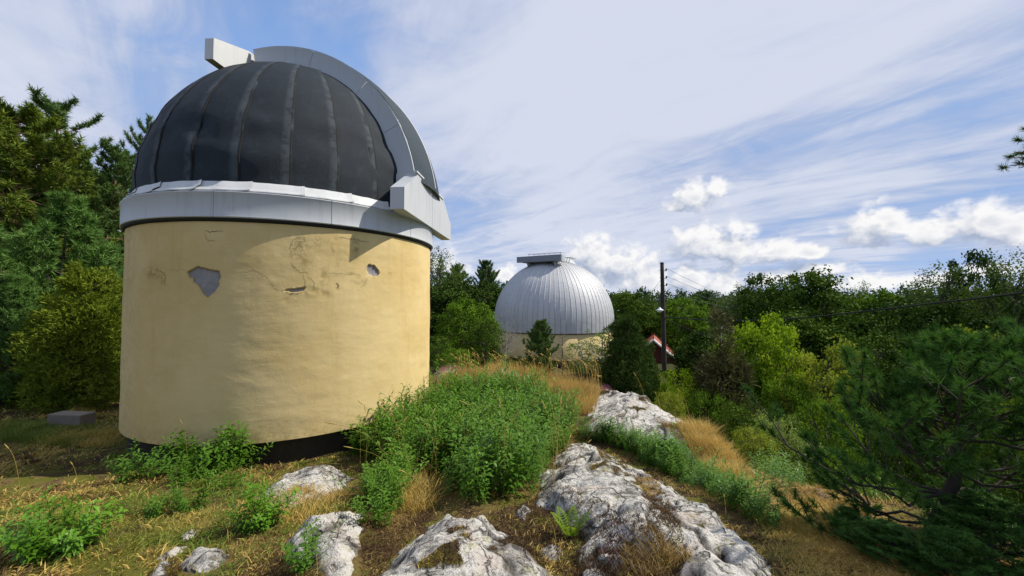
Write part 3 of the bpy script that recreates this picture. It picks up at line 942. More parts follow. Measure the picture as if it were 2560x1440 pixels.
PP, T2 = np.meshgrid(np.linspace(0, 2 * np.pi, 72, endpoint=False), TT)
dome = tob('dome', dome_pt(PP.ravel(), T2.ravel(), -0.03), grid_faces(len(TT), 72, True)[:, ::-1], MATT_BLACK)
for k in range(24):
    a0 = R_(125.0 + 15.0 * k)                           # right-hand edge of this strip as the eye sees it
    w = R_(15.0) + 0.052
    nu = 22
    U = np.concatenate([[0.0, 0.0, 0.035], np.linspace(0.05, 1.0, nu - 2)])
    UU, T2 = np.meshgrid(U, TT)
    edge = a0 + 0.005 * np.interp(T2, TT, fnoise(np.stack([TT * 2.2, TT * 0 + k], 1), 2.0, k, 3))
    phi = edge + UU * w
    s = np.stack([phi.ravel() * 2.4, T2.ravel() * 2.5], 1)
    # slack felt: broad sagging folds low down, crumples along the laps
    fold = fnoise(np.stack([s[:, 0] * 0.9 + s[:, 1] * 0.8, s[:, 1] * 2.1 - s[:, 0] * 0.5], 1), 1.6, 3, 2)
    lowd = np.exp(-((T2.ravel() - 0.25) / 0.30) ** 2)
    lap = np.exp(-((UU.ravel() - 0.09) / 0.085) ** 2)
    crump = fnoise(s * np.array([1, 2.2]), 7.0, 9 + k, 3)
    off = 0.010 * (1 - UU.ravel()) + 0.006 + (0.042 * fold + 0.012 * fnoise(np.stack([s[:, 0] + s[:, 1] * 0.7, s[:, 1] * 1.6 - s[:, 0] * 0.4], 1), 3.4, 21, 2)) * lowd + 0.005 * crump * lap + 0.003 * fnoise(s, 3.0, k, 3)
    V = dome_pt(phi.ravel(), T2.ravel(), 0.0) + 0
    nrm = np.stack([np.sin(phi.ravel()) * np.cos(T2.ravel()), np.cos(phi.ravel()) * np.cos(T2.ravel()), np.sin(T2.ravel())], 1)
    off = off.reshape(T2.shape)
    off[:, 0] = -0.01                                    # cut edge turns down onto the strip below
    V = V + nrm * off.ravel()[:, None]
    gap_mask = np.where(UU.ravel() < 0.036, 1.0, 0.0)  # cut-edge columns carry the painted gap shade
    lapm = (1 - sstep(UU.ravel(), 0.12, 0.20)) * np.ones(len(V))
    tob('felt_strip', V, grid_faces(len(TT), nu + 1)[:, ::-1], FELT, dome, attrs={'lap': lapm, 'tar': gap_mask})

# slot ribs (each of curved plates), shutters between them, joint bead
RW, RH = 0.85, 0.32
KW = math.sqrt(1 - (RW / DA) ** 2)


def rib_xy(s, h):
    """point of the rib's profile: s = angle from the slot's foot, h = height over the dome"""
    return (DA * KW + h) * np.cos(s), DZ + (DB * KW + h) * np.sin(s)


S0, S1 = 0.155, math.pi / 2 + 0.175
for side in (1, -1):
    n0, n1 = side * RW, side * (RW - 0.05)
    s = np.linspace(S0, S1, 40)
    ui, zi = rib_xy(s, -0.05)
    uo, zo = rib_xy(s, RH)
    core = np.concatenate([sun3(ui, n1 + 0 * s, zi), sun3(uo, n1 + 0 * s, zo), sun3(uo, n0 - side * 0.006 + 0 * s, zo), sun3(ui, n0 - side * 0.006 + 0 * s, zi)])
    rib = tob('shutter_rib', core, grid_faces(4, 40), RIBGREY)
    cuts = np.array([S0, 0.50, 0.86, 1.30, S1])
    for a, b in zip(cuts[:-1], cuts[1:]):
        q = np.linspace(a + 0.002, b - 0.002, 14)
        ui, zi = rib_xy(q, -0.05)
        um, zm = rib_xy(q, RH - 0.012)
        uo, zo = rib_xy(q, RH + 0.006)
        rows = [sun3(ui, n0 + 0 * q, zi), sun3(um, n0 + 0 * q, zm), sun3(uo, n0 + side * 0.010 + 0 * q, zo), sun3(uo, n1 + 0 * q, zo)]
        tob('rib_plate', np.concatenate(rows), grid_faces(4, 14)[:, ::-side], RIBGREY, rib)
FELT2 = felt_material('grey_shutter_felt', 2.2)
for side in (1, -1):
    s = np.linspace(S0 - 0.02, S1 - 0.05, 36)
    nn = np.linspace(0.012, RW - 0.052, 10) * side
    SS, NN = np.meshgrid(s, nn)
    kk = np.sqrt(1 - (NN / (DA + 0.3)) ** 2)
    V = np.concatenate([sun3((DA + 0.30) * kk * np.cos(SS), NN, DZ + (DB + 0.30) * kk * np.sin(SS)).reshape(-1, 3)])
    sh = tob('shutter', V, grid_faces(10, 36)[:, ::side], FELT2)
s = np.linspace(S0, S1 - 0.06, 40)
P = sun3((DA + 0.305) * np.cos(s), 0 * s, DZ + (DB + 0.305) * np.sin(s))
V, F = tube(P, 0.016, 6)
tob('joint_bead', V, F, CREAM)


# hexagonal rail housings across the foot and the head of the slot
def housing(name, u_out, thick, z0, zend, zap, nend, nap, mat, shift=0.0):
    outl = [(nend, z0), (nend, zend), (nap, zap), (-nap, zap), (-nend, zend), (-nend, z0)]
    n = np.array([p[0] for p in outl]) + shift
    z = np.array([p[1] for p in outl])
    A, B = sun3(np.full(6, u_out), n, z), sun3(np.full(6, u_out - thick), n, z)
    V = np.concatenate([A, B])
    F = [np.array([[i, (i + 1) % 6, 6 + (i + 1) % 6, 6 + i] for i in range(6)]), np.array([[11, 10, 9, 8, 7, 6]])]
    h = tob(name, V, F, mat, smooth=False)
    # the outward sheets, one each side of the middle joint
    for sgn in (1, -1):
        pts = [(sgn * 0.004, z0 - 0.006), (sgn * (nend + 0.004), z0 - 0.006), (sgn * (nend + 0.004), zend + 0.003), (sgn * nap, zap + 0.005), (sgn * 0.004, zap + 0.005)]
        n = np.array([p[0] for p in pts]) + shift
        z = np.array([p[1] for p in pts])
        A, B = sun3(np.full(5, u_out + 0.012), n, z), sun3(np.full(5, u_out + 0.002), n, z)
        V = np.concatenate([A, B])
        F = [np.array([list(range(5)), list(range(9, 4, -1))]), np.array([[i, 5 + i, 5 + (i + 1) % 5, (i + 1) % 5] for i in range(5)])]
        tob('housing_sheet', V, F, mat, h, smooth=False)
    return h


low = housing('lower_rail_housing', 2.60, 0.215, 1.42, 1.765, 2.185, 1.60, 0.90, WHITE, -0.10)
n = np.array([0.90, -0.90])
V, F = box(0, 0, 0, 1, 1, 1)
c = sun3(2.60 + V[:, 0] * 0.06 - 0.0, V[:, 1] * 1.86, 2.20 + V[:, 2] * 0.03)
tob('drip_strip', c, F, CREAM, low, smooth=False)
V, F = box(0, 0, 0, 1, 1, 1)
tob('foot_plate', sun3(2.36 + V[:, 0] * 0.5, V[:, 1] * 1.74, 2.04 + V[:, 2] * 0.29), F, WHITE, low, smooth=False)
housing('upper_rail_housing', -0.52, 0.14, 3.86, 4.20, 4.475, 1.62, 0.85, CREAM)

# ------------------------------------------------------------------ the far observatory
FC, FR, FZ = np.array([3.16, 29.73]), 4.5, -1.5
far = empty('observatory', (FC[0], FC[1], -5.0), 'distant round observatory with ribbed silver metal dome on a low yellow wall', 'observatory', 'observatory buildings')
FINV = np.array(far.location)


def fob(name, V, F, mat, parent=None, **kw):
    return obj(name, np.asarray(V).reshape(-1, 3) - FINV, F, mat, far if parent is None else parent, **kw)


def fpol(phi, r, z):
    return np.stack([FC[0] + r * np.sin(phi), FC[1] + r * np.cos(phi), z + 0 * phi], -1)


m, t, out = material('pale_yellow_plaster')
p = t.node('ShaderNodeTexCoord').outputs['Object']
a = t.noise(p, 0.8, 5, 0.6)
c = t.mix(a, (0.55, 0.42, 0.19), (0.65, 0.51, 0.26))
c = t.mix(t.m('MULTIPLY', t.step(t.noise(p, 3.0, 5, 0.7), 0.52, 0.7), 0.3), c, (0.42, 0.32, 0.15))
principled(t, out, c, 0.9, t.noise(p, 20, 4, 0.6), 0.3, 0.02, 0, 0.2)
FPLASTER = m
pf = np.linspace(0, 2 * np.pi, 96, endpoint=False)
fob('wall', np.concatenate([fpol(pf, r, z) for r, z in ((4.42, -3.95), (4.42, -2.15), (4.2, -2.14))]), grid_faces(3, 96, True)[:, ::-1], FPLASTER)
fob('foundation', np.concatenate([fpol(pf, r, z) for r, z in ((4.36, -6.5), (4.36, -3.96), (4.40, -3.952))]), grid_faces(3, 96, True)[:, ::-1], foot)
fob('gap_shade_ring', np.concatenate([fpol(pf, r, z) for r, z in ((4.43, -2.26), (4.47, -2.24), (4.47, -2.17), (4.40, -2.16))]), grid_faces(4, 96, True)[:, ::-1], MATT_BLACK)  # black ring for the gap's shade again, under the far dome

m, t, out = material('silver_sheet_metal')
p = t.node('ShaderNodeTexCoord').outputs['Object']
x, y, z = t.sep(p)
a = t.noise(p, 0.7, 4, 0.6)
b = t.noise(t.xyz(x, y, t.m('MULTIPLY', z, 3.0)), 1.7, 4, 0.6, 0.5)
tn = t.attr('tint')
col = t.mix(t.m('ADD', t.m('MULTIPLY', a, 0.7), t.m('MULTIPLY', tn, 0.3)), (0.41, 0.415, 0.425), (0.54, 0.54, 0.54))
col = t.mix(t.m('MULTIPLY', t.step(b, 0.5, 0.72), 0.25), col, (0.26, 0.27, 0.32))
principled(t, out, col, t.step(a, 0.3, 0.7, 0.50, 0.62), b, 0.22, 0.05, 0.20, 0.4)
SILVER = m
FT = np.concatenate([[-0.42], np.linspace(-0.10, math.pi / 2 - 0.04, 26)])


def fdome(phi, tt, off=0.0):
    rr = np.where(tt < -0.2, FR * math.cos(-0.0), FR * np.cos(np.maximum(tt, -0.0))) + off * np.where(tt < 0, 1, np.cos(tt))
    zz = np.where(tt < -0.2, -2.20, np.where(tt < 0, FZ + FR * tt * 0.35, FZ + (FR + off) * np.sin(np.maximum(tt, 0))))
    return fpol(phi, rr, zz)


PP, T2 = np.meshgrid(np.linspace(0, 2 * np.pi, 64, endpoint=False), FT)
fdm = fob('dome', fdome(PP.ravel(), T2.ravel(), -0.05), grid_faces(len(FT), 64, True)[:, ::-1], MATT_BLACK)
NG = 76
frng = np.random.default_rng(12)
for k in range(NG):
    a0, a1 = 2 * math.pi * k / NG, 2 * math.pi * (k + 1) / NG
    e = 0.0022
    ph_ = np.array([a0 + e * 0.6, a0 + e * 0.6, a0 + e * 1.8, a0 + e * 2.2, a0 + e * 4.5, (a0 + a1) / 2, a1 - e * 4.5, a1 - e * 2.2, a1 - e * 1.8, a1 - e * 0.6, a1 - e * 0.6])
    of = np.array([-0.03, 0.014, 0.014, 0.0, 0.0, 0.0, 0.0, 0.0, 0.014, 0.014, -0.03])
    PH2, T2 = np.meshgrid(ph_, FT)
    OF = np.broadcast_to(of, PH2.shape).copy()
    OF[:, 5] += 0.007 * frng.normal(size=len(FT))
    V = fdome(PH2.ravel(), T2.ravel(), OF.ravel())
    fob('dome_sheet', V, grid_faces(len(FT), 11)[:, ::-1], SILVER, fdm, attrs={'tint': np.full(len(V), frng.random())})
# slot frame over the top and the beam of its rail
FS = R_(32.0)
fu, fn = np.array([math.sin(FS), math.cos(FS)]), np.array([math.cos(FS), -math.sin(FS)])


def f3(u, n, z):
    u, n, z = np.broadcast_arrays(np.asarray(u, float), np.asarray(n, float), np.asarray(z, float))
    return np.concatenate([FC + u[..., None] * fu + n[..., None] * fn, z[..., None]], -1)


BEAM = sheet_material('dull_grey_beam', (0.19, 0.21, 0.245), (0.25, 0.275, 0.31), 0.5)
V, F = box(0, 0, 0, 1, 1, 1)
beam = fob('rail_beam', f3(-2.16 + V[:, 0] * 0.22, -0.1 + V[:, 1] * 3.60, 2.97 + V[:, 2] * 0.42), F, BEAM, smooth=False)
for nn in (-1.05, 1.05):
    s = np.linspace(0.10, math.pi / 2 + 0.48, 30)
    kk = math.sqrt(1 - (nn / FR) ** 2)
    rows = []
    for h, dn in ((-0.1, -0.04), (0.34, -0.04), (0.34, 0.04), (-0.1, 0.04)):
        rows.append(f3((FR * kk + h) * np.cos(s), nn + dn + 0 * s, FZ + (FR * kk + h) * np.sin(s)))
    fob('shutter_rib', np.concatenate(rows), grid_faces(4, 30), WHITE)
s = np.linspace(0.10, math.pi / 2 + 0.46, 26)
SS, NN = np.meshgrid(s, np.linspace(-1.0, 1.0, 8))
kk = np.sqrt(1 - (NN / (FR + 0.3)) ** 2)
fob('shutter', f3((FR + 0.28) * kk * np.cos(SS), NN, FZ + (FR + 0.28) * kk * np.sin(SS)).reshape(-1, 3), grid_faces(8, 26), SILVER)
V, F = box(0, 0, 0, 1, 1, 1)
fob('slot_head', f3(-1.75 + V[:, 0] * 0.7, 0.05 + V[:, 1] * 3.2, 2.95 + V[:, 2] * 0.42), F, WHITE, smooth=False)
# low hand rail on top: two long bars on short posts
rail = fob('top_rail', *tube(f3(np.array([-2.1, -2.1]), np.array([-1.0, 1.65]), np.array([3.34, 3.34])), 0.025, 6), WHITE)
fob('rail_bar', *tube(f3(np.array([-1.5, -1.5]), np.array([-0.9, 1.65]), np.array([3.36, 3.36])), 0.02, 6), WHITE, rail)
for nn in np.linspace(-0.95, 1.6, 7):
    fob('rail_post', *tube(f3(np.array([-2.1, -2.1]), np.array([nn, nn]), np.array([3.16, 3.34])), 0.02, 5), WHITE, rail)
for i, uu in enumerate(np.linspace(-1.5, 0.6, 6)):
    V, F = box(0, 0, 0, 1, 1, 1)
    fob('step', f3(uu + V[:, 0] * 0.10, 1.35 + V[:, 1] * 0.5, FZ + math.sqrt((FR + 0.45) ** 2 - 1.35 ** 2 - uu ** 2) - 0.10 + V[:, 2] * 0.05), F, WHITE, rail, smooth=False)

# ------------------------------------------------------------------ plant geometry
def unit(v):
    return v / (np.linalg.norm(v, axis=-1, keepdims=True) + 1e-9)


def leaf_quads(pos, d, L, W, r, nrm=None):
    """pointed flat leaves, one quad each"""
    n = len(pos)
    side = unit(np.cross(d, r.normal(size=(n, 3)) if nrm is None else nrm))
    L = np.broadcast_to(L, (n,))[:, None]
    W = np.broadcast_to(W, (n,))[:, None]
    mid = pos + d * L * 0.45
    V = np.stack([pos, mid + side * W * 0.5, pos + d * L - np.array([0, 0, 0.12]) * L, mid - side * W * 0.5], 1)
    return V.reshape(-1, 3), np.arange(4 * n).reshape(n, 4)


def rep4(a, k=4):
    return np.repeat(a, k)


BARK = simple_mat('grey_brown_bark', (0.085, 0.07, 0.055), 0.95, 0, 0.5, 9, 0.6)
PINEBARK = simple_mat('orange_pine_bark', (0.17, 0.095, 0.055), 0.95, 0, 0.5, 7, 0.6)
DARKBARK = simple_mat('dark_bark', (0.035, 0.028, 0.022), 0.95, 0, 0.4, 10, 0.6)
BIRCHBARK = simple_mat('pale_birch_bark', (0.42, 0.40, 0.37), 0.9, 0, 0.5, 12, 0.3)
DEADWOOD = simple_mat('bleached_dead_wood', (0.26, 0.245, 0.225), 0.95, 0, 0.35, 12, 0.3)

LEAF = dict(
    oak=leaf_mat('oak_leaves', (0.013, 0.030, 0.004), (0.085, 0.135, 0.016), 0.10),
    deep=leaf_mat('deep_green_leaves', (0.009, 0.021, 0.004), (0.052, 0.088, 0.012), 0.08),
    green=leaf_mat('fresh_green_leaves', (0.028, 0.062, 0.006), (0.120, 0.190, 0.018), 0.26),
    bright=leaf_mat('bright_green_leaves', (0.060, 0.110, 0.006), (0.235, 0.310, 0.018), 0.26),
    yellow=leaf_mat('yellow_green_leaves', (0.060, 0.085, 0.010), (0.235, 0.250, 0.035), 0.30),
    birch=leaf_mat('birch_leaves', (0.025, 0.045, 0.012), (0.095, 0.135, 0.035), 0.32),
    sallow=leaf_mat('pale_sallow_leaves', (0.06, 0.085, 0.025), (0.19, 0.23, 0.075), 0.34),
    pine=leaf_mat('pine_needles', (0.030, 0.060, 0.018), (0.100, 0.155, 0.040), 0.15, 0.45),
    warmpine=leaf_mat('sunny_pine_needles', (0.040, 0.070, 0.012), (0.160, 0.190, 0.028), 0.15, 0.45),
    bluepine=leaf_mat('blue_green_pine_needles', (0.034, 0.078, 0.018), (0.130, 0.210, 0.050), 0.15, 0.45),
    juniper=leaf_mat('juniper_needles', (0.016, 0.034, 0.008), (0.066, 0.100, 0.024), 0.12, 0.55),
    goldjuniper=leaf_mat('yellow_green_juniper_needles', (0.042, 0.066, 0.008), (0.165, 0.195, 0.022), 0.22, 0.55),
    dryjuniper=leaf_mat('half_dead_juniper_needles', (0.040, 0.040, 0.018), (0.105, 0.100, 0.045), 0.12, 0.6),
    nearpine=leaf_mat('shaded_pine_needles', (0.017, 0.050, 0.010), (0.078, 0.152, 0.032), 0.15, 0.4),
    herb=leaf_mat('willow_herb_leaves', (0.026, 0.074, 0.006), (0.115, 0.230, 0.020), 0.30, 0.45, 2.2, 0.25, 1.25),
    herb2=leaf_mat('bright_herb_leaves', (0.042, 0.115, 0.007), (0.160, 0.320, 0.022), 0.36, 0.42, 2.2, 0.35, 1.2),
    fern=leaf_mat('fern_leaves', (0.060, 0.100, 0.012), (0.20, 0.27, 0.045), 0.4),
)


def broadleaf(seed, H=8.0, R=2.6, base=0.22, nclump=150, clump=0.42, per=90, leaf=0.13, asp=0.62, limbs=16, rough=0.35, top=1.0, flat=0.7):
    r = np.random.default_rng(seed)
    tr, cr = Acc(), Acc()
    zc, hz = H * (base + top) / 2, H * (top - base) / 2
    # trunk
    k = 9
    s = np.linspace(0, 1, k)
    tz = s * H * 0.82
    tx = np.cumsum(r.normal(size=k)) * 0.05 * R * s
    ty = np.cumsum(r.normal(size=k)) * 0.05 * R * s
    T = np.stack([tx, ty, tz], 1)
    T[0] = (0, 0, -0.4)
    tr.add(*tube(T, H * 0.020 * (1 - 0.85 * s) + 0.008, 7))
    d = unit(r.normal(size=(nclump, 3)))
    rr = 0.50 + 0.50 * r.random(nclump) ** 0.6
    bump = 1.0 + rough * fnoise(d, 1.6, seed, 3)
    cen = d * (rr * bump)[:, None] * np.array([R, R, hz]) + np.array([0, 0, zc])
    low = cen[:, 2] < H * base
    cen[low, 2] = H * base + 0.1 * R * r.random(low.sum())
    order = r.permutation(nclump)
    for j in order[:limbs]:
        c = cen[j]
        t0 = np.clip(c[2] / H - 0.10 - 0.22 * np.hypot(c[0], c[1]) / R, 0.10, 0.74) * H
        p0 = np.array([np.interp(t0, tz, T[:, 0]), np.interp(t0, tz, T[:, 1]), t0])
        q = np.linspace(0, 1, 6)[:, None]
        P = p0 + (c - p0) * q
        P[:, 2] += (np.sin(q[:, 0] * np.pi) * 0.10 * R * r.random()) - 0.08 * R * np.sin(q[:, 0] * np.pi)
        P[1:-1] += r.normal(size=(4, 3)) * 0.05 * R
        tr.add(*tube(P, H * 0.0075 * (1 - 0.8 * q[:, 0]) + 0.004, 5))
        for jj in np.argsort(np.linalg.norm(cen - c, axis=1))[1:5]:
            P2 = np.stack([P[3], (P[3] + cen[jj]) / 2 + r.normal(size=3) * 0.04 * R, cen[jj]])
            tr.add(*tube(P2, [H * 0.003 + 0.003, H * 0.002 + 0.002, 0.003], 4))
    n = nclump * per
    ci = np.repeat(np.arange(nclump), per)
    size = clump * (0.6 + 0.8 * r.random(nclump))
    off = r.normal(size=(n, 3)) * size[ci][:, None] * np.array([0.62, 0.62, 0.62 * flat])
    pos = cen[ci] + off
    out = unit(pos - np.array([0, 0, zc * 0.9]))
    cdir = unit(off / (size[ci][:, None] + 1e-6) + 0.6 * out + np.array([0, 0, 0.35]))
    nrm = unit(cdir * 0.9 + r.normal(size=(n, 3)) * 0.55)
    dr = unit(np.cross(nrm, r.normal(size=(n, 3))))
    L = leaf * (0.7 + 0.6 * r.random(n))
    V, F = leaf_quads(pos, dr, L, L * asp, r, nrm)
    ct = r.random(nclump)
    cr.add(V, F, rep4(0.55 * ct[ci] + 0.45 * r.random(n)))
    return tr, cr, H, R


def needles(tips, axes, K, L, W, r):
    """tufts of K needles around each tip"""
    n = len(tips)
    i = np.repeat(np.arange(n), K)
    d = unit(axes[i] * 0.75 + r.normal(size=(n * K, 3)) * 0.62)
    b = tips[i] - axes[i] * (r.random(n * K) * L * 0.9)[:, None]
    side = unit(np.cross(d, r.normal(size=(n * K, 3)))) * W * 0.5
    ln = (L * (0.75 + 0.5 * r.random(n * K)))[:, None]
    V = np.stack([b - side, b + side, b + d * ln], 1).reshape(-1, 3)
    return V, np.arange(3 * n * K).reshape(-1, 3), i


def pine(seed, H=9.0, R=2.2, h0=0.35, whorls=14, per=5, twigs=7, K=16, L=0.13, W=0.016, rise=0.15, plates=1, top_round=0.5, wob=0.04, rr=0.013, trunk=None, upturn=0.25, limb=0.34):
    r = np.random.default_rng(seed)
    tr, cr = Acc(), Acc()
    k = 12
    s = np.linspace(0, 1, k)
    T = np.stack([np.cumsum(r.normal(size=k)) * wob * R * s, np.cumsum(r.normal(size=k)) * wob * R * s, s * H], 1)
    if trunk is not None:
        T = np.asarray(trunk, float)
        k = len(T)
        s = np.linspace(0, 1, k)
    T0 = T.copy()
    T0[0, 2] -= 0.4
    tr.add(*tube(T0, H * rr * (1 - 0.88 * s) + 0.006, 8))
    tips, axes, tt = [], [], []
    for w in range(whorls):
        f = (w + 0.5 * r.random()) / whorls
        hs = h0 + (1 - h0) * f
        p0 = np.array([np.interp(hs, s, T[:, c]) for c in range(3)])
        prof = (1 - f) ** top_round * (0.45 + 0.55 * min(1, f * 4 + 0.35)) + 0.06
        a0 = r.random() * 6.28
        for b in range(per):
            if r.random() < 0.12:
                continue
            a = a0 + 6.283 * b / per + r.normal() * 0.35
            Lb = R * prof * (0.6 + 0.55 * r.random())
            rs = rise + 0.55 * f + r.normal() * 0.12
            q = np.linspace(0, 1, 6)
            hor = np.array([math.cos(a), math.sin(a), 0])
            P = p0 + hor * (q * Lb)[:, None]
            P[:, 2] += Lb * (rs * q - 0.10 * np.sin(q * np.pi) + upturn * q ** 3)
            P[1:] += r.normal(size=(5, 3)) * 0.03 * Lb
            tr.add(*tube(P, H * rr * limb * (1 - f * 0.6) * (1 - 0.8 * q) + 0.004, 5))
            btint = r.random()
            D = unit(np.gradient(P, axis=0))
            tips.append(P[-1]); axes.append(D[-1]); tt.append(btint)
            for j in range(twigs):
                u = 0.30 + 0.70 * (j + r.random()) / twigs
                pb = np.array([np.interp(u, q, P[:, c]) for c in range(3)])
                db = unit(np.array([np.interp(u, q, D[:, c]) for c in range(3)]))
                sgn = 1 if j % 2 else -1
                lat = unit(np.cross(db, [0, 0, 1])) * sgn
                lt = Lb * (0.16 + 0.20 * r.random()) * (1.15 - 0.5 * u) + 0.10
                e = unit(db * 0.7 + lat * (0.5 + 0.4 * r.random()) + np.array([0, 0, 0.28 + 0.3 * r.random()]))
                tr.add(*tube(np.stack([pb, pb + e * lt * 0.6, pb + e * lt + np.array([0, 0, 0.06 * lt])]), [0.006, 0.005, 0.003], 3, False))
                for v in ((0.55, 0.8, 1.05) if plates else (0.75, 1.05)):
                    tips.append(pb + e * lt * v + r.normal(size=3) * 0.03 * lt)
                    axes.append(unit(e + r.normal(size=3) * 0.35 + np.array([0, 0, 0.25])))
                    tt.append(btint)
    tips.append(T[-1]); axes.append(np.array([0, 0, 1.0])); tt.append(0.5)
    tips, axes, tt = np.array(tips), np.array(axes), np.array(tt)
    V, F, i = needles(tips, axes, K, L, W, r)
    tw = r.random(len(tips))
    tint = np.repeat(np.clip(0.35 * tt + 0.35 * tw, 0, 1)[i] + 0.30 * r.random(len(i)), 3)
    cr.add(V, F, tint)
    return tr, cr, H, R


def juniper(seed, H=3.5, R=0.7, n=5000, K=6, L=0.11, W=0.030, lobes=7, ragged=0.35, gap=0.0):
    r = np.random.default_rng(seed)
    tr, cr = Acc(), Acc()
    tr.add(*tube([(0, 0, -0.4), (0.02 * R, 0.02 * R, H * 0.4), (0, 0.03 * R, H * 0.85)], [0.035 * H ** 0.5, 0.025 * H ** 0.5, 0.008], 6))
    # several leaders give an uneven flame-shaped outline
    la = r.random(lobes) * 6.283
    lr = R * 0.45 * np.sqrt(r.random(lobes))
    lh = H * (0.62 + 0.38 * r.random(lobes))
    lh[0], lr[0] = H, 0
    li = r.integers(0, lobes, n)
    f = r.random(n) ** 0.85
    prof = np.sin(np.pi * np.clip(f * 0.80 + 0.16, 0, 1)) ** 0.8 * (1 - 0.35 * f)
    a = r.random(n) * 6.283
    rad = R * 0.62 * prof * (0.55 + 0.45 * r.random(n) ** 0.5)
    P = np.stack([np.cos(la[li]) * lr[li] + np.cos(a) * rad, np.sin(la[li]) * lr[li] + np.sin(a) * rad, 0.03 * H + f * lh[li] * 0.95], 1)
    P = P + 0.5 * ragged * R * np.stack([fnoise(P, 1.3 / R, 3 + c, 3) for c in range(3)], 1)
    if gap > 0:
        P = P[fnoise(P, 1.6 / R, seed + 7, 3) > gap - 0.25]
    n = len(P)
    for j in range(0, n, max(1, n // 120)):
        z0 = max(0.1, P[j, 2] - 0.35 * np.hypot(P[j, 0], P[j, 1]) - 0.1)
        tr.add(*tube(np.stack([[0, 0.02 * R, z0], P[j] * [0.5, 0.5, 0.5] + np.array([0, 0, z0 * 0.5]), P[j]]), [0.014, 0.009, 0.003], 3, False))
    i = np.repeat(np.arange(n), K)
    out = unit(P * np.array([1, 1, 0]) + 1e-3)
    d = unit(out[i] * 0.55 + np.array([0, 0, 0.75]) + r.normal(size=(n * K, 3)) * 0.5)
    ln = L * (0.6 + 0.8 * r.random(n * K))
    V, F = leaf_quads(P[i] + r.normal(size=(n * K, 3)) * L * 0.30, d, ln, W * (0.7 + 0.6 * r.random(n * K)), r)
    ct = np.clip(0.5 + 0.9 * fnoise(P, 2.5 / R, seed + 1, 3), 0, 1)
    cr.add(V, F, rep4(0.5 * ct[i] + 0.5 * r.random(n * K)))
    return tr, cr, H, R


def bare_tree(seed, H=2.0, R=0.6, n=60, lean=0.4, mode='shrub'):
    r = np.random.default_rng(seed)
    tr = Acc()
    if mode == 'spruce':
        tr.add(*tube([(0, 0, -0.3), (0, 0, H * 0.5), (0, 0, H)], [0.03, 0.02, 0.004], 5))
        for j in range(n):
            f = 0.1 + 0.88 * j / n
            a = j * 2.4
            L = R * (1.02 - f) * (0.6 + 0.6 * r.random()) + 0.05
            p = np.array([0, 0, f * H])
            e = p + np.array([math.cos(a) * L, math.sin(a) * L, 0.25 * L])
            tr.add(*tube(np.stack([p, (p + e) / 2 - [0, 0, 0.05 * L], e]), [0.008, 0.006, 0.003], 4))
            for q in range(3):
                m_ = p + (e - p) * (0.45 + 0.2 * q)
                tr.add(*tube(np.stack([m_, m_ + r.normal(size=3) * 0.12 * L + (e - p) * 0.15]), [0.004, 0.002], 3))
    else:
        def grow(p, d, L, w, lev):
            k = 5
            P = [p]
            for _ in range(k):
                d = unit(d + r.normal(size=3) * 0.22 + np.array([0, 0, 0.05]))
                P.append(P[-1] + d * L / k)
            tr.add(*tube(np.array(P), np.linspace(w, w * 0.5, k + 1), 4))
            if lev > 0:
                for _ in range(3 if lev > 1 else 4):
                    i = r.integers(2, k + 1)
                    grow(P[i], unit(d + r.normal(size=3) * 0.65), L * (0.5 + 0.2 * r.random()), w * 0.5, lev - 1)
        for _ in range(5):
            grow(np.array([0, 0, -0.1]), unit(np.array([r.normal() * lean, r.normal() * lean, 1.0])), H * 0.55, 0.02, 3)
    return tr


class Proto:
    def __init__(self, name, made, leaf, bark):
        tr, cr, self.H, self.R = made
        self.trunk = tr.data(name + '_trunk', bark)
        self.crown = cr.data(name + '_crown', leaf)
        self.leaf, self.bark = leaf, bark


PR = {}
PR['oak'] = [Proto('oak', broadleaf(s, 9, 3.0, 0.08, 150, 0.52, 115, 0.22, 0.72, 18, 0.45), LEAF['oak'], BARK) for s in (1, 2, 3)]
PR['birch'] = [Proto('birch', broadleaf(s, 10, 2.1, 0.22, 150, 0.40, 60, 0.13, 0.7, 20, 0.45, 1.0, 1.2), LEAF['birch'], BARK) for s in (11, 12)]
PR['maple'] = [Proto('maple', broadleaf(s, 4.5, 1.8, 0.10, 190, 0.24, 85, 0.095, 0.8, 16, 0.30), LEAF['bright'], BARK) for s in (21, 22)]
PR['shrub'] = [Proto('shrub', broadleaf(s, 2.0, 1.0, 0.04, 150, 0.15, 70, 0.062, 0.55, 16, 0.40), LEAF['green'], BARK) for s in (31, 32)]
PR['sapling'] = [Proto('sapling', broadleaf(s, 2.2, 0.6, 0.08, 60, 0.12, 32, 0.055, 0.75, 18, 0.5), LEAF['sallow'], BIRCHBARK) for s in (41, 42)]
PR['pine'] = [Proto('pine', pine(51, 10, 2.4, 0.22, 18, 6, 10, 20, 0.20, 0.036, 0.12, 1, 0.55), LEAF['pine'], PINEBARK),
              Proto('pine', pine(52, 10, 2.0, 0.40, 14, 5, 9, 20, 0.19, 0.034, 0.10, 1, 0.60, 0.09), LEAF['pine'], PINEBARK)]
PR['thin'] = [Proto('thin_pine', pine(53, 10, 1.9, 0.48, 10, 4, 8, 20, 0.20, 0.030, 0.10, 1, 0.45, 0.16), LEAF['pine'], PINEBARK)]
PR['young'] = [Proto('young_pine', pine(54, 4.5, 1.7, 0.02, 15, 6, 9, 24, 0.15, 0.020, 0.30, 1, 0.85, 0.02), LEAF['bluepine'], BARK),
               Proto('small_pine', pine(55, 2.2, 0.75, 0.04, 12, 6, 6, 22, 0.11, 0.016, 0.35, 1, 0.85, 0.03), LEAF['pine'], BARK)]
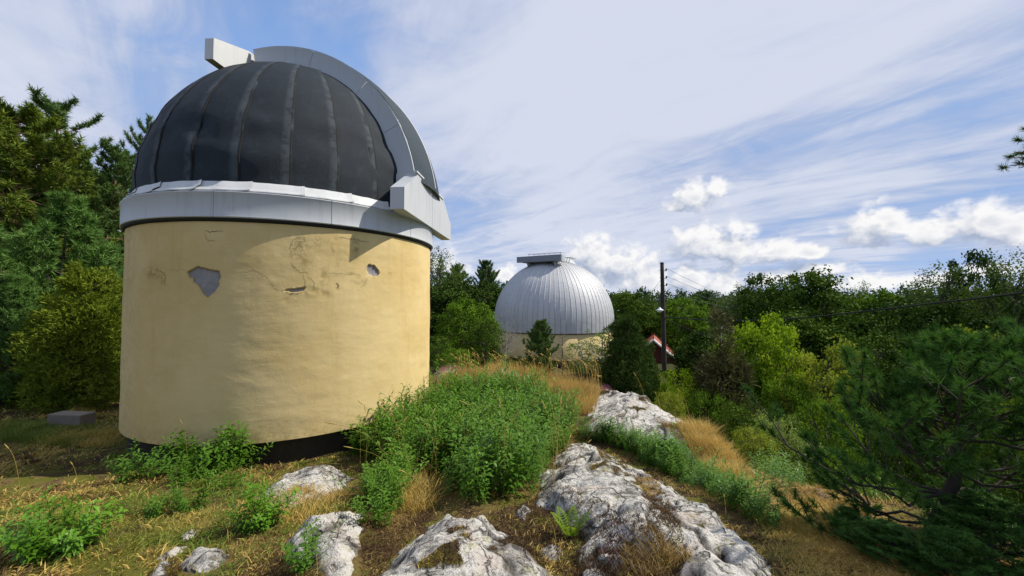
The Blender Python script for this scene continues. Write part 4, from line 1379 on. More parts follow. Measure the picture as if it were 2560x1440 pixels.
PR['hedge'] = [Proto('loose_juniper', juniper(64, 3.6, 1.0, 5200, 6, 0.11, 0.028, 11, 0.9, -0.02), LEAF['goldjuniper'], DARKBARK)]
PR['juniper'] = [Proto('juniper', juniper(61), LEAF['juniper'], DARKBARK), Proto('juniper', juniper(62, 3.5, 0.9, 6500, 6, 0.10, 0.028, 9, 0.45), LEAF['juniper'], DARKBARK)]
PR['dryjuniper'] = [Proto('dry_juniper', juniper(63, 4.0, 0.8, 3000, 5, 0.17, 0.035, 7, 0.6, 0.05), LEAF['dryjuniper'], DEADWOOD)]


def grow(kind, px, top, wpx, D, label, leaf=None, var=0, name=None, cat='tree', group=None, turn=None, xoff=0.0):
    """a plant whose crown top is seen at pixel (px, top), wpx pixels wide, D metres ahead"""
    p = PR[kind][var % len(PR[kind])]
    d = ray(px, top)
    P = d * (D / d[1])
    zg = float(ground_h(P[0], P[1]))
    H = max(0.2, P[2] - zg)
    w = wpx / FPX * D * 0.5
    o = empty(name or {'oak': 'broadleaf_tree', 'birch': 'birch_tree', 'maple': 'broadleaf_tree', 'shrub': 'shrub', 'sapling': 'sapling', 'pine': 'pine_tree', 'thin': 'pine_tree', 'young': 'pine_tree', 'juniper': 'juniper', 'hedge': 'juniper', 'dryjuniper': 'juniper'}[kind],
              (P[0], P[1], zg), label, cat, group)
    o.rotation_euler[2] = turn if turn is not None else (px * 1.7 + D) % 6.283
    o.scale = (w / p.R, w / p.R, H / p.H)
    link('trunk', p.trunk, o)
    c = link('crown', p.crown, o)
    if leaf:
        c.material_slots[0].link = 'OBJECT'
        c.material_slots[0].material = LEAF[leaf]
    return o


GL, GM, GR, GS = 'conifers left of the yellow tower', 'trees between the two observatories', 'broadleaf trees in the row below the sky on the right', 'shrubs on the slope'
# left of the tower
grow('pine', 40, 280, 400, 13, 'big dense dark pine whose layered boughs fill the left edge of the view', 'warmpine', 0, group=GL)
grow('thin', 118, 240, 270, 16.5, 'thin open crowned pine standing tallest above the left group', None, 0, group=GL, turn=2.2)
grow('pine', 275, 372, 200, 15, 'pine with a rounded open crown close to the dome on its left', None, 1, group=GL)
grow('thin', 335, 310, 130, 19, 'pine top peeking out from behind the black felt dome', None, 0, group=GL, turn=0.7)
grow('pine', 190, 470, 240, 20, 'dark pine low behind the blue-green young pine', None, 1, group=GL, turn=4.0)
grow('pine', -20, 430, 260, 19, 'dark pine at the far left behind the big layered one', None, 1, group=GL, turn=1.0)
grow('young', 150, 503, 370, 10.5, 'blue-green young pine with bright upright shoots left of the tower', None, 0, group=GL)
grow('young', -10, 640, 260, 9.3, 'blue-green young pine cut by the left edge of the view', None, 0, group=GL, turn=2.0)
grow('hedge', 225, 640, 230, 8.9, 'yellow-green juniper bush standing right beside the tower wall', 'goldjuniper', 0, cat='juniper', group=GL)
grow('hedge', 105, 720, 190, 9.6, 'yellow-green juniper left of the taller yellow-green one', 'goldjuniper', 0, cat='juniper', group=GL)
grow('juniper', 285, 760, 130, 9.6, 'olive juniper squeezed between the yellow-green juniper and the tower wall', 'goldjuniper', 0, cat='juniper', group=GL)
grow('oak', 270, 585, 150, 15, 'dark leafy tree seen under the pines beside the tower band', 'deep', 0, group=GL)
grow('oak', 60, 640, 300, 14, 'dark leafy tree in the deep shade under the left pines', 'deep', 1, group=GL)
grow('oak', 190, 420, 230, 18, 'dark green leafy tree filling the gap between the big layered pine and the dome', 'oak', 2, group=GL)
grow('pine', 60, 400, 330, 14.5, 'dense green pine below the top of the big layered pine', 'pine', 1, group=GL, turn=3.0)
grow('pine', 215, 392, 180, 17.0, 'fresh green pine crown in the sky gap left of the dome', 'warmpine', 1, group=GL, turn=2.6)
grow('young', 30, 700, 230, 9.0, 'soft green young pine low at the left edge', 'bluepine', 0, group=GL, turn=1.1)
grow('young', 240, 590, 220, 11.5, 'dark green young pine half hidden behind the yellow-green juniper', 'pine', 0, group=GL, turn=5.0)
grow('shrub', 40, 940, 160, 9.6, 'low green shrub at the left edge in front of the dark trunks', 'green', 0, cat='shrub')
grow('shrub', 150, 955, 120, 9.0, 'low leafy shrub under the yellow-green juniper', 'oak', 1, cat='shrub')
grow('shrub', 265, 930, 90, 8.8, 'small bright shrub against the left edge of the tower wall', 'yellow', 1, cat='shrub')
# between the two observatories
grow('birch', 1098, 616, 120, 36, 'wispy birch with a nearly bare top right behind the near tower', None, 0, group=GM)
grow('pine', 1152, 664, 100, 42, 'pine with a ragged crown second right of the near tower', None, 1, group=GM)
grow('pine', 1218, 658, 100, 40, 'pine standing against the left shoulder of the silver dome', None, 0, group=GM)
grow('oak', 1120, 700, 170, 34, 'dark broadleaf tree filling the gap just right of the near tower', 'deep', 0, group=GM)
grow('oak', 1215, 715, 140, 37, 'dark broadleaf tree touching the left edge of the silver dome', 'deep', 1, group=GM)
grow('maple', 1168, 742, 150, 21, 'bright green rounded tree between the two observatories', 'green', 0, group=GM)
grow('shrub', 1218, 800, 90, 19, 'dark shrub at the left foot of the silver dome', 'oak', 1, cat='shrub')
grow('shrub', 1095, 840, 80, 18, 'dark shrub at the right edge of the near tower behind the crest', 'oak', 0, cat='shrub')
grow('shrub', 1140, 872, 90, 17, 'low green shrub in front of the bright rounded tree', 'green', 0, cat='shrub')
# in front of the silver dome
grow('young', 1350, 803, 100, 16.5, 'small dark pine in front of the distant yellow wall', 'pine', 1)
grow('sapling', 1455, 845, 100, 14.5, 'pale leaved sapling before the right part of the distant yellow wall', 'sallow', 0, cat='sapling')
grow('sapling', 1508, 815, 90, 14, 'taller pale leaved sapling next to the dark junipers', 'sallow', 1, cat='sapling')
grow('shrub', 1480, 905, 110, 13.5, 'low pale shrub under the two pale saplings', 'birch', 0, cat='shrub')
grow('shrub', 1300, 890, 60, 16, 'small dark shrub left of the small dark pine', 'oak', 0, cat='shrub')
# dark junipers and what surrounds the pole
grow('hedge', 1572, 776, 140, 12.5, 'large dark juniper between the silver dome and the pole', 'juniper', 0, cat='juniper', group='dark junipers')
grow('juniper', 1545, 850, 90, 12.8, 'narrow dark juniper at the right foot of the silver dome', None, 0, cat='juniper', group='dark junipers')
grow('juniper', 1632, 890, 70, 13.0, 'lower dark juniper just left of the pole foot', None, 0, cat='juniper', group='dark junipers')
grow('oak', 1570, 733, 130, 37, 'dark broadleaf tree against the right edge of the silver dome', 'oak', 2, group=GR)
grow('oak', 1630, 765, 100, 42, 'low broadleaf tree left of the pole with the far wood behind', 'oak', 0, group=GR)
grow('oak', 1705, 755, 140, 36, 'round green broadleaf tree right behind the pole', 'green', 1, group=GR)
grow('pine', 1775, 730, 80, 38, 'small conifer top right of the round green tree behind the pole', None, 1, group=GR)
grow('birch', 1842, 708, 110, 44, 'light grey-green birch left of the tall oaks', None, 0, group=GR)
grow('oak', 1915, 702, 140, 41, 'oak with a lobed dark crown, left of the tallest oak', 'oak', 1, group=GR)
grow('oak', 2018, 684, 200, 38, 'tallest broad dark oak standing out above the row', 'oak', 2, group=GR)
grow('oak', 2088, 706, 100, 42, 'narrow dark oak leaning out right of the tallest oak', 'oak', 0, group=GR)
grow('birch', 2150, 712, 100, 42, 'airy birch in the gap right of the tallest oak', None, 1, group=GR)
grow('oak', 2220, 708, 150, 36, 'flat topped dark green tree between the two airy birches', 'green', 0, group=GR)
grow('birch', 2348, 655, 160, 33, 'tall airy birch with a rounded top, left of the dark tree at the far right', None, 0, group=GR)
grow('oak', 2440, 652, 120, 33, 'dark dense tree top between the two tall birches on the right', 'deep', 1, group=GR)
grow('birch', 2535, 636, 150, 29, 'tallest birch at the right edge of the view', None, 1, group=GR)
grow('oak', 2640, 660, 160, 28, 'dark broadleaf tree cut by the right edge', 'deep', 2, group=GR)
GB = 'broadleaf trees on the lower slope'
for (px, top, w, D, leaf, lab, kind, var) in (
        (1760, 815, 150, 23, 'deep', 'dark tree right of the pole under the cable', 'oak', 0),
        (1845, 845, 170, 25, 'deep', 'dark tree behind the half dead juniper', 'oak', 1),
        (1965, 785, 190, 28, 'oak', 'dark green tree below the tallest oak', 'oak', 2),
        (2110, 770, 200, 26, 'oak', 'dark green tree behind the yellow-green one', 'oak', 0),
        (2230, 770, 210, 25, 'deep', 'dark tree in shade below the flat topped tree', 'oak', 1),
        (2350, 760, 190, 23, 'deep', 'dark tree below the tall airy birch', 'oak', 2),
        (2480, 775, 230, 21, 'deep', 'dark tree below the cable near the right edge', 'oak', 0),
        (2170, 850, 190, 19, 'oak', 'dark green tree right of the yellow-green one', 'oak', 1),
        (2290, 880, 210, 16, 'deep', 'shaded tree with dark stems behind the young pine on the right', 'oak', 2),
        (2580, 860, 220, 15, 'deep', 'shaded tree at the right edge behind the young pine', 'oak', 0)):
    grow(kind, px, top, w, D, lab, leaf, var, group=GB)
grow('dryjuniper', 1802, 768, 185, 12.0, 'half dead brownish juniper with a bleached grey stem', None, 0, cat='juniper')
grow('maple', 1900, 778, 215, 16, 'bright yellow-green pointed tree left of the olive rounded one', 'bright', 0, group=GB)
grow('maple', 1850, 850, 120, 15.5, 'green tree leaning against the bright pointed one', 'green', 1, group=GB)
grow('maple', 2062, 868, 230, 12.5, 'olive yellow rounded tree on the slope right of the bright pointed one', 'yellow', 1, group=GB)
grow('maple', 1975, 930, 150, 12.5, 'green tree between the bright pointed and the olive rounded tree', 'green', 0, group=GB)
grow('maple', 2445, 812, 260, 10.5, 'yellow-green tree behind the upper boughs of the young pine', 'yellow', 0, group=GB)
grow('maple', 2570, 930, 200, 8.5, 'green tree at the right edge beside the young pine', 'green', 1, group=GB)
for (px, top, w, D, leaf, lab, var) in (
        (1698, 922, 120, 12, 'bright', 'bright green shrub right of the pole foot', 0),
        (1668, 985, 90, 10.5, 'yellow', 'yellow-green shrub at the upper end of the rock ledge', 1),
        (1760, 985, 110, 11, 'green', 'green shrub beside the bleached juniper stem', 1),
        (1855, 1000, 150, 10, 'oak', 'dark shrub below the green leaning tree', 0),
        (1945, 1035, 160, 7.6, 'sallow', 'pale feathery shrub right of the golden grass', 0),
        (1880, 1075, 110, 7.0, 'yellow', 'light green shrub right behind the golden grass tuft', 1),
        (2060, 1010, 170, 9, 'green', 'green shrub below the olive rounded tree', 1),
        (2180, 985, 200, 9.5, 'oak', 'dark shrub left of the young pine top', 0),
        (2120, 1130, 160, 6.4, 'green', 'green shrub at the lower edge of the golden slope', 0),
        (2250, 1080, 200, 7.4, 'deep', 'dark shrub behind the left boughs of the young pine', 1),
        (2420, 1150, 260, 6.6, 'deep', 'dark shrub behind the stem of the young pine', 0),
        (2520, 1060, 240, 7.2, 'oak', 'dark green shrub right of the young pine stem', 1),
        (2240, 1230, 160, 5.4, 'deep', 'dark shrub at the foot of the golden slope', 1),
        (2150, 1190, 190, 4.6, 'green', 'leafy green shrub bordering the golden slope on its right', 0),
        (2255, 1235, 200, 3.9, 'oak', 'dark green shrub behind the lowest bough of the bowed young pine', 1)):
    grow('shrub', px, top, w, D, lab, leaf, var, cat='shrub', group=GS)

# bare shrub and dead sapling before the silver dome
for (px, top, D, H0, R0, mode, nm, lab, ct) in ((1262, 765, 22.0, 2.0, 0.9, 'shrub', 'bare_shrub', 'bare grey branched shrub at the left edge of the silver dome', 'shrub'),
                                                (1406, 826, 15.5, 2.0, 0.62, 'spruce', 'dead_sapling', 'dead brown leafless spruce sapling in front of the distant yellow wall', 'sapling')):
    d = ray(px, top)
    P = d * (D / d[1])
    zg = float(ground_h(P[0], P[1]))
    a = bare_tree(71, H0, R0, 46, 0.45, mode)
    o = a.obj(nm, DEADWOOD if mode == 'shrub' else BARK, loc=(P[0], P[1], zg))
    o.scale = (1, 1, (P[2] - zg) / H0)
    if mode == 'shrub':
        o.scale = (1.3, 1.3, (P[2] - zg) / H0 * 1.05)
    tag(o, lab, ct)

# young Scots pine close on the right, trunk bowed as in the photograph
ND = 2.55
pts = []
for (px, py) in ((2318, 1475), (2338, 1330), (2372, 1200), (2405, 1115), (2440, 1050), (2455, 980), (2450, 900)):
    d = ray(px, py)
    pts.append(d * (ND / d[1]))
pts = np.array(pts)
zg = min(float(ground_h(pts[0][0], pts[0][1])), pts[0][2] - 0.02)
root = np.array([pts[0][0], pts[0][1], zg])
trunk = pts - root
trunk[0] = (0, 0, -0.25)
trunk[:, 1] += np.array([0, 0.02, -0.03, 0.03, -0.03, 0.0, 0.04])
Hn = trunk[-1, 2]
tr, cr, _, _ = pine(77, Hn, 0.95, 0.10, 11, 6, 7, 90, 0.064, 0.0054, -0.02, 0, 0.62, 0.0, 0.026, trunk, 0.25, 0.2)
o = empty('pine_tree', tuple(root), 'young pine with a dark bowed stem and bluish needles at the right, close by', 'tree')
link('trunk', tr.data('near_pine_trunk', DARKBARK), o)
link('crown', cr.data('near_pine_crown', LEAF['nearpine']), o)
# one dwarf pine, and the near pine's low boughs built as small pines
for (px, top, w, D, lab, tn) in ((2128, 1338, 120, 2.75, 'knee high dark pine between the golden slope and the bowed young pine', 2.0),
                             (2225, 1312, 190, 2.45, 'dark low bough of the young pine just left of the bowed stem foot', 3.3), (2470, 1250, 300, 2.35, 'dark low bough of the young pine right of the bowed stem foot', 1.2), (2385, 1330, 200, 2.2, 'dark tuft of a low pine bough at the bottom edge under the bowed stem', 5.0)):
    oo = grow('young', px, top, w, D, lab, 'nearpine', 1, turn=tn)
# big pine just outside the view on the right; one bough hangs into the upper right corner
d = ray(2690, 300)
zt = float(ground_h(10.6, 4.6))
Hb = 6.0
tr, cr, _, _ = pine(83, Hb, 2.2, 0.42, 10, 6, 9, 30, 0.14, 0.030, 0.08, 1, 0.5, 0.03, 0.016)
bx = np.array([10.6, 4.6, zt])
tips, axes = [], []
r9 = np.random.default_rng(9)
e0 = ray(2575, 372) * (5.0 / ray(2575, 372)[1]) - bx
P = np.linspace(0, 1, 7)[:, None] * (e0 - np.array([0, 0, e0[2] - 0.5])) + np.array([0, 0, e0[2] - 0.5])
P[:, 2] = np.linspace(e0[2] - 0.3, e0[2], 7)
tr.add(*tube(P, np.linspace(0.05, 0.012, 7), 6))
for (px, py, dz) in ((2500, 418, 0), (2530, 345, 0), (2555, 320, 0.1), (2520, 395, -0.1), (2545, 420, 0.05), (2560, 370, 0.1), (2590, 330, 0), (2600, 420, 0.0), (2540, 380, 0.1)):
    g2 = ray(px, py)
    q = g2 * ((5.0 + dz) / g2[1]) - bx
    k = P[5] + (q - P[5]) * 0.5 + np.array([0, 0, -0.03])
    tr.add(*tube(np.stack([P[5], k, q]), [0.012, 0.008, 0.004], 4))
    for s in (0.35, 0.55, 0.75, 0.95):
        tips.append(P[5] + (q - P[5]) * s + r9.normal(size=3) * 0.015)
        axes.append(unit(q - P[5] + r9.normal(size=3) * 0.1))
V, F, i = needles(np.array(tips), np.array(axes), 80, 0.085, 0.0075, r9)
cr.add(V, F, np.repeat(r9.random(len(i)), 3))
o = empty('pine_tree', tuple(bx), 'dark pine bough hanging into the upper right corner from a tree beyond the edge', 'tree')
link('trunk', tr.data('edge_pine_trunk', PINEBARK), o)
link('crown', cr.data('edge_pine_crown', LEAF['nearpine']), o)

# ------------------------------------------------------------------ the far wood: one mass
fr = np.random.default_rng(21)
wood = Acc()
N = 950
az = np.concatenate([fr.uniform(R_(-62), R_(62), N)])
rd = np.concatenate([50 + 270 * fr.random(N) ** 0.8])
for a, q in zip(az, rd):
    x, y = q * math.sin(a), q * math.cos(a)
    if math.hypot(x - FC[0], y - FC[1]) < 8 or (abs(x - 12.5) < 9 and y < 48):
        continue
    z = float(ground_h(x, y))
    h = 7.5 + 3.5 * fr.random() + 2.2 * sstep(q, 60, 200)
    Rc = 2.2 + 1.4 * fr.random()
    nl = int(150 + 80 * (1 - sstep(q, 60, 160)))
    dd = unit(fr.normal(size=(nl, 3)) + np.array([0, 0, 0.35]))
    pos = dd * (0.6 + 0.4 * fr.random(nl))[:, None] * (1 + 0.4 * fnoise(dd, 1.9, int(q * 7) % 97, 2))[:, None] * np.array([Rc, Rc, h * 0.42]) + np.array([x, y, z + h * 0.56])
    ln = 0.6 + 0.5 * fr.random(nl)
    V, F = leaf_quads(pos, unit(dd + fr.normal(size=(nl, 3)) * 0.8), ln, ln * 0.75, fr)
    wood.add(V, F, rep4(np.clip(0.35 * fr.random() + 0.5 * fr.random(nl), 0, 1)))
o = wood.obj('far_wood', leaf_mat('far_wood_leaves', (0.014, 0.030, 0.008), (0.055, 0.085, 0.022), 0.2, 0.6, 0.05))
tag(o, kind='stuff')

# ------------------------------------------------------------------ pole, wires, house, low wall
def at(px, py, D):
    d = ray(px, py)
    return d * (D / d[1])


PD = 22.0
ptop, pmid = at(1655, 658, PD), at(1661, 930, PD)
pz = float(ground_h(pmid[0], pmid[1]))
pdir = (ptop - pmid) / (ptop[2] - pmid[2])
pbase = pmid + pdir * (pz - 0.3 - pmid[2])
pole = empty('utility_pole', (pbase[0], pbase[1], pz), 'tall dark wooden utility pole with four insulators and a lamp', 'pole', 'utility poles')
PO = np.array(pole.location)
WOOD = simple_mat('tarred_pole_wood', (0.040, 0.032, 0.026), 0.9, 0, 0.5, 6, 0.5)
IRON = simple_mat('dark_iron', (0.03, 0.03, 0.032), 0.6, 0.5)
PORC = simple_mat('brown_porcelain', (0.05, 0.03, 0.022), 0.3)
GLASSW = simple_mat('white_lamp_enamel', (0.75, 0.78, 0.80), 0.35)
s = np.linspace(0, 1, 12)
P = pbase + (ptop - pbase) * s[:, None]
V, F = tube(P - PO, 0.135 - 0.035 * s, 10)
obj('post', V, F, WOOD, pole)
V, F = tube(np.stack([ptop - pdir * 0.02, ptop + pdir * 0.05]) - PO, [0.115, 0.10], 10)
obj('cap', V, F, IRON, pole)
ins = []
for (px, py) in ((1665.5, 673.5), (1666, 692.5), (1666.5, 711), (1667.5, 731)):
    e = at(px, py, PD)
    k = pmid + pdir * (e[2] - 0.06 - pmid[2])
    V, F = tube(np.stack([k - np.array([0.16, 0, -0.02]), k, np.array([e[0], e[1], k[2] - 0.02]), np.array([e[0], e[1], e[2] - 0.04])]) - PO, 0.014, 5)
    br = obj('insulator_bracket', V, F, IRON, pole)
    zz = np.array([-0.07, -0.05, -0.01, 0.01, 0.05, 0.07])
    V, F = tube(np.array([e[0], e[1], e[2]]) + np.stack([0 * zz, 0 * zz, zz], 1) - PO, [0.03, 0.055, 0.035, 0.05, 0.035, 0.012], 10)
    obj('insulator', V, F, PORC, br)
    ins.append(e)
# junction box and lamp on the left of the pole
e = at(1653.5, 745, PD - 0.05)
V, F = box(*(e - PO), 0.14, 0.16, 0.42)
jb = bevel(obj('junction_box', V, F, IRON, pole, smooth=False), 0.015)
V, F = tube(np.stack([e + [0, 0, 0.15], e + [-0.12, -0.02, 0.26], e + [-0.2, -0.02, 0.22]]) - PO, 0.018, 5)
obj('cable_end', V, F, IRON, jb)
e = at(1649.5, 775, PD - 0.1)
k = pmid + pdir * (e[2] + 0.15 - pmid[2])
V, F = tube(np.stack([k, (k + e) / 2 + [0, 0, 0.13], e + [0, 0, 0.16]]) - PO, 0.02, 6)
arm = obj('lamp_arm', V, F, IRON, pole)
zz = np.array([0.17, 0.15, 0.08, 0.02, -0.02, -0.02])
rr = np.array([0.03, 0.05, 0.07, 0.17, 0.235, 0.22])
V, F = tube(e + np.stack([0 * zz, 0 * zz, zz], 1) - PO, rr, 16, False)
obj('lamp_shade', V, F, GLASSW, arm)
zz = np.array([0.0, -0.06, -0.12, -0.15])
V, F = tube(e + np.stack([0 * zz, 0 * zz, zz], 1) - PO, [0.17, 0.16, 0.10, 0.03], 14)
obj('lamp_globe', V, F, GLASSW, arm)
# next pole of the line, down in the trees; the four wires hang between them
D2 = 62.0
n0 = at(1895, 757, D2)
nz = float(ground_h(n0[0], n0[1]))
pole2 = empty('utility_pole', (n0[0], n0[1], nz), 'second wooden utility pole hidden among the trees down the line', 'pole', 'utility poles')
V, F = tube([(0, 0, -0.3), (0, 0, n0[2] + 0.4 - nz)], [0.14, 0.10], 8)
obj('post', V, F, WOOD, pole2)
WIRE = simple_mat('grey_wire', (0.12, 0.13, 0.15), 0.5, 0.6)
BLACKWIRE = simple_mat('black_cable', (0.014, 0.015, 0.016), 0.55)


def sag(a, b, drop, n=40):
    q = np.linspace(0, 1, n)
    P = a + (b - a) * q[:, None]
    P[:, 2] -= drop * 4 * q * (1 - q)
    return P


for i, (e, nm) in enumerate(zip(ins, ('uppermost', 'second highest', 'second lowest', 'lowest'))):
    V, F = tube(sag(e + [0, 0, 0.06], n0 + np.array([0.15, 0, 0.25 - 0.3 * i]), 0.6), 0.010, 4)
    tag(obj('power_wire', V, F, WIRE), nm + ' of the four thin wires running from the pole insulators to the right', 'wire', 'overhead wires')
g0 = at(1601, 770, 30)
V, F = tube(np.stack([pmid + pdir * (at(1657, 690, PD)[2] - pmid[2]), at(1654, 697, PD + 0.4), g0, at(1560, 830, 36)]), 0.009, 4)
tag(obj('stay_wire', V, F, WIRE), 'thin stay wire slanting down to the left from the pole', 'wire', 'overhead wires')
# heavy cable towards the eye's right
q0 = at(1662, 793, PD)
knots = [q0] + [at(px, py, D) for px, py, D in ((1760, 800, 20.0), (1850, 802, 18.5), (2000, 796, 16.5), (2150, 780, 14.8), (2300, 762, 13.4), (2450, 745, 12.2), (2600, 727, 11.2), (2800, 700, 10.2))]
knots = np.array(knots)
tt = np.linspace(0, 1, len(knots))
q = np.linspace(0, 1, 70)
P = np.stack([np.interp(q, tt, knots[:, c]) for c in range(3)], 1)
for _ in range(6):
    P[1:-1] = (P[:-2] + 2 * P[1:-1] + P[2:]) / 4
V, F = tube(P, 0.032, 6)
tag(obj('power_cable', V, F, BLACKWIRE), 'thick black cable sagging from the pole towards the right edge', 'cable', 'overhead wires')
V, F = tube(sag(q0 + [0, 0, -0.05], at(1800, 848, 19), 0.1), 0.014, 4)
tag(obj('power_cable', V, F, BLACKWIRE), 'short thin cable dropping from the pole below the thick cable', 'cable', 'overhead wires')
V, F = tube(sag(at(2105, 930, 12.6), at(2330, 1000, 11.0), 0.1), 0.009, 4)
tag(obj('power_cable', V, F, BLACKWIRE), 'thin wire slanting down in front of the shaded trees on the right', 'cable', 'overhead wires')

# house with the red tiled roof between the junipers and the pole
HX = at(1634, 848, 31.0)
hz = float(ground_h(HX[0], HX[1]))
house = empty('house', (HX[0], HX[1], hz), 'house corner with a red tiled roof seen through the trees by the pole', 'house', rotz=R_(-20))
HT = HX[2] - hz
TILE = simple_mat('red_roof_tile', (0.36, 0.10, 0.06), 0.8, 0, 0.35, 8, 0.4)
DWALL = simple_mat('dark_red_boards', (0.10, 0.03, 0.022), 0.85, 0, 0.3, 10, 0.3)
TRIM = simple_mat('white_trim', (0.70, 0.66, 0.62), 0.7)
w2, ln, eave = 1.9, 6.0, HT - 1.7
V = np.array([(-w2, 0, -0.5), (w2, 0, -0.5), (w2, 0, eave), (0, 0, HT - 0.1), (-w2, 0, eave), (-w2, ln, -0.5), (w2, ln, -0.5), (w2, ln, eave), (0, ln, HT - 0.1), (-w2, ln, eave)])
obj('wall', V, [np.array([[0, 1, 2, 3, 4]]), np.array([[9, 8, 7, 6, 5]]), np.array([[1, 6, 7, 2], [5, 0, 4, 9]])], DWALL, house, smooth=False)
for sgn in (1, -1):
    a, b = np.array([0, HT]), np.array([sgn * (w2 + 0.45), eave - 0.38])
    V = np.array([(a[0], -0.5, a[1]), (b[0], -0.5, b[1]), (b[0], ln + 0.5, b[1]), (a[0], ln + 0.5, a[1])])
    V = np.concatenate([V, V - [0, 0, 0.10]])
    F = np.array([[0, 1, 2, 3], [7, 6, 5, 4], [0, 4, 5, 1], [1, 5, 6, 2], [2, 6, 7, 3]])
    rf = obj('roof', V, F if sgn > 0 else F[:, ::-1], TILE, house, smooth=False)
    # rolls of tiles down the slope
    acc = Acc()
    for yy in np.arange(-0.4, ln + 0.45, 0.28):
        acc.add(*tube([(a[0], yy, a[1] + 0.02), (b[0], yy, b[1] + 0.02)], 0.07, 5))
    acc.obj('tile_rolls', TILE, rf)
    V, F = tube([(a[0], -0.55, a[1] + 0.02), (b[0], -0.55, b[1] + 0.02)], 0.10, 4)
    obj('barge_board', V, F, TRIM, rf, smooth=False)

# low broken concrete wall left of the tower
CON = simple_mat('weathered_concrete', (0.19, 0.155, 0.12), 0.95, 0, 0.35, 7, 0.5)
a, b = on_ground(108, 1070), on_ground(205, 1074)
mid = (a + b) / 2
L = np.linalg.norm(b - a)
o = empty('concrete_wall', (mid[0], mid[1], float(ground_h(mid[0], mid[1]))), 'low grey broken concrete wall in the grass left of the tower', 'wall', rotz=math.atan2(b[1] - a[1], b[0] - a[0]))
V, F = box(-0.02, 0.15, 0.02, L * 0.86, 0.26, 0.46)
bevel(obj('wall_block', V, F, CON, o, smooth=False), 0.02)
V, F = box(L / 2 - 0.28, -0.012, -0.02, 0.16, 0.03, 0.10)
obj('wall_hole', V, F, MATT_BLACK, o, smooth=False)

# ------------------------------------------------------------------ ground plants
GRASS = None


def grass_material():
    m, t, out = material('grass_blades')
    a = t.attr('tint')
    r = t.node('ShaderNodeValToRGB', {0: a})
    e = r.color_ramp.elements
    e[0].position, e[0].color = 0.0, (0.055, 0.030, 0.014, 1)
    e[1].position, e[1].color = 1.0, (0.09, 0.17, 0.018, 1)
    for pos, c in ((0.25, (0.135, 0.080, 0.032, 1)), (0.50, (0.68, 0.47, 0.135, 1)), (0.70, (0.27, 0.27, 0.05, 1)), (0.85, (0.145, 0.20, 0.026, 1))):
        q = e.new(pos)
        q.color = c
    b = t.node('ShaderNodeBsdfPrincipled', {'Base Color': r.outputs[0], 'Roughness': 0.6, 'Specular IOR Level': 0.25})
    tr = t.node('ShaderNodeBsdfTranslucent', {'Color': r.outputs[0]})
    mx = t.node('ShaderNodeMixShader', {0: 0.3, 1: b.outputs[0], 2: tr.outputs[0]})
    t.l.new(mx.outputs[0], out.inputs[0])
    return m


GRASS = grass_material()


def blades(P, h, w, lean, tint, r, bend=0.5, wind=(0.25, 0.05)):
    n = len(P)
    a = r.random(n) * 6.283
    h = np.broadcast_to(h, (n,))[:, None]
    w = np.broadcast_to(w, (n,))[:, None]
    d = np.stack([np.cos(a) * lean + wind[0] * lean * 2, np.sin(a) * lean + wind[1], np.ones(n)], 1)
    d = unit(d)
    side = unit(np.cross(d, r.normal(size=(n, 3)))) * w * 0.5
    mid = P + d * h * 0.55
    hz = d.copy()
    hz[:, 2] = 0
    tip = P + d * h + hz * h * bend - np.array([0, 0, 1.0]) * h * bend * 0.25
    V = np.stack([P - side, P + side, mid + side * 0.8, mid - side * 0.8, tip], 1).reshape(-1, 3)
    k = np.arange(n)[:, None] * 5
    return V, [k + np.array([[0, 1, 2, 3]]), k + np.array([[3, 2, 4]])], np.repeat(tint, 5)


def poly_ground(px):
    return np.array([on_ground(x, y)[:2] for x, y in px])


def scatter(poly, n, r):
    lo, hi = poly.min(0), poly.max(0)
    out = np.zeros((0, 2))
    while len(out) < n:
        P = lo + (hi - lo) * r.random((n * 2, 2))
        out = np.concatenate([out, P[in_poly(P, poly)]])
    return out[:n]


def with_z(P, lift=0.0):
    return np.concatenate([P, (surf_h(P[:, 0], P[:, 1]) + lift)[:, None]], 1)


gr_ = np.random.default_rng(33)
# short grass and moss tips over the whole hilltop
n = 470000
rr = 1.5 + 12.5 * gr_.random(n)
aa = gr_.uniform(R_(-57), R_(54), n)
P = np.stack([rr * np.sin(aa), rr * np.cos(aa)], 1)
ok = off_rock(P, 0.01) & (np.hypot(P[:, 0] - TC[0], P[:, 1] - TC[1]) > 2.5) & (P[:, 0] < np.interp(P[:, 1], _EY, _EX) + 1.2)
den = 0.34 + 1.1 * fnoise(P, 1.3, 5, 3) + 0.3 * fnoise(P, 5.0, 6, 2)
ok &= gr_.random(n) < np.clip(den, 0.05, 1)
P = P[ok]
hue = 0.40 + 0.75 * fnoise(P, 0.8, 12, 3) + 0.70 * fnoise(P, 3.5, 13, 3) - 0.14 * sstep(P[:, 0], -1.2, 0.6) * sstep(6.5 - P[:, 1], 0, 2)
hue = hue + 0.28 * sstep(-P[:, 0], 0.8, 3.0) + 0.10 * sstep(P[:, 0], 1.8, 2.6)
hue = np.clip(hue + 0.12 * gr_.normal(size=len(P)), 0.02, 0.95)
h = (0.014 + 0.040 * gr_.random(len(P)) ** 1.7) * (1 + 0.9 * sstep(-P[:, 0], 0.8, 3.0)) * (0.8 + 0.5 * fnoise(P, 1.1, 15, 2))
V, F, A = blades(with_z(P, -0.005), h, 0.0042 + 0.0011 * np.hypot(P[:, 0], P[:, 1]), 0.8, hue, gr_)
tag(Acc().add(V, F, A).obj('short_grass', GRASS, smooth=False), kind='stuff')

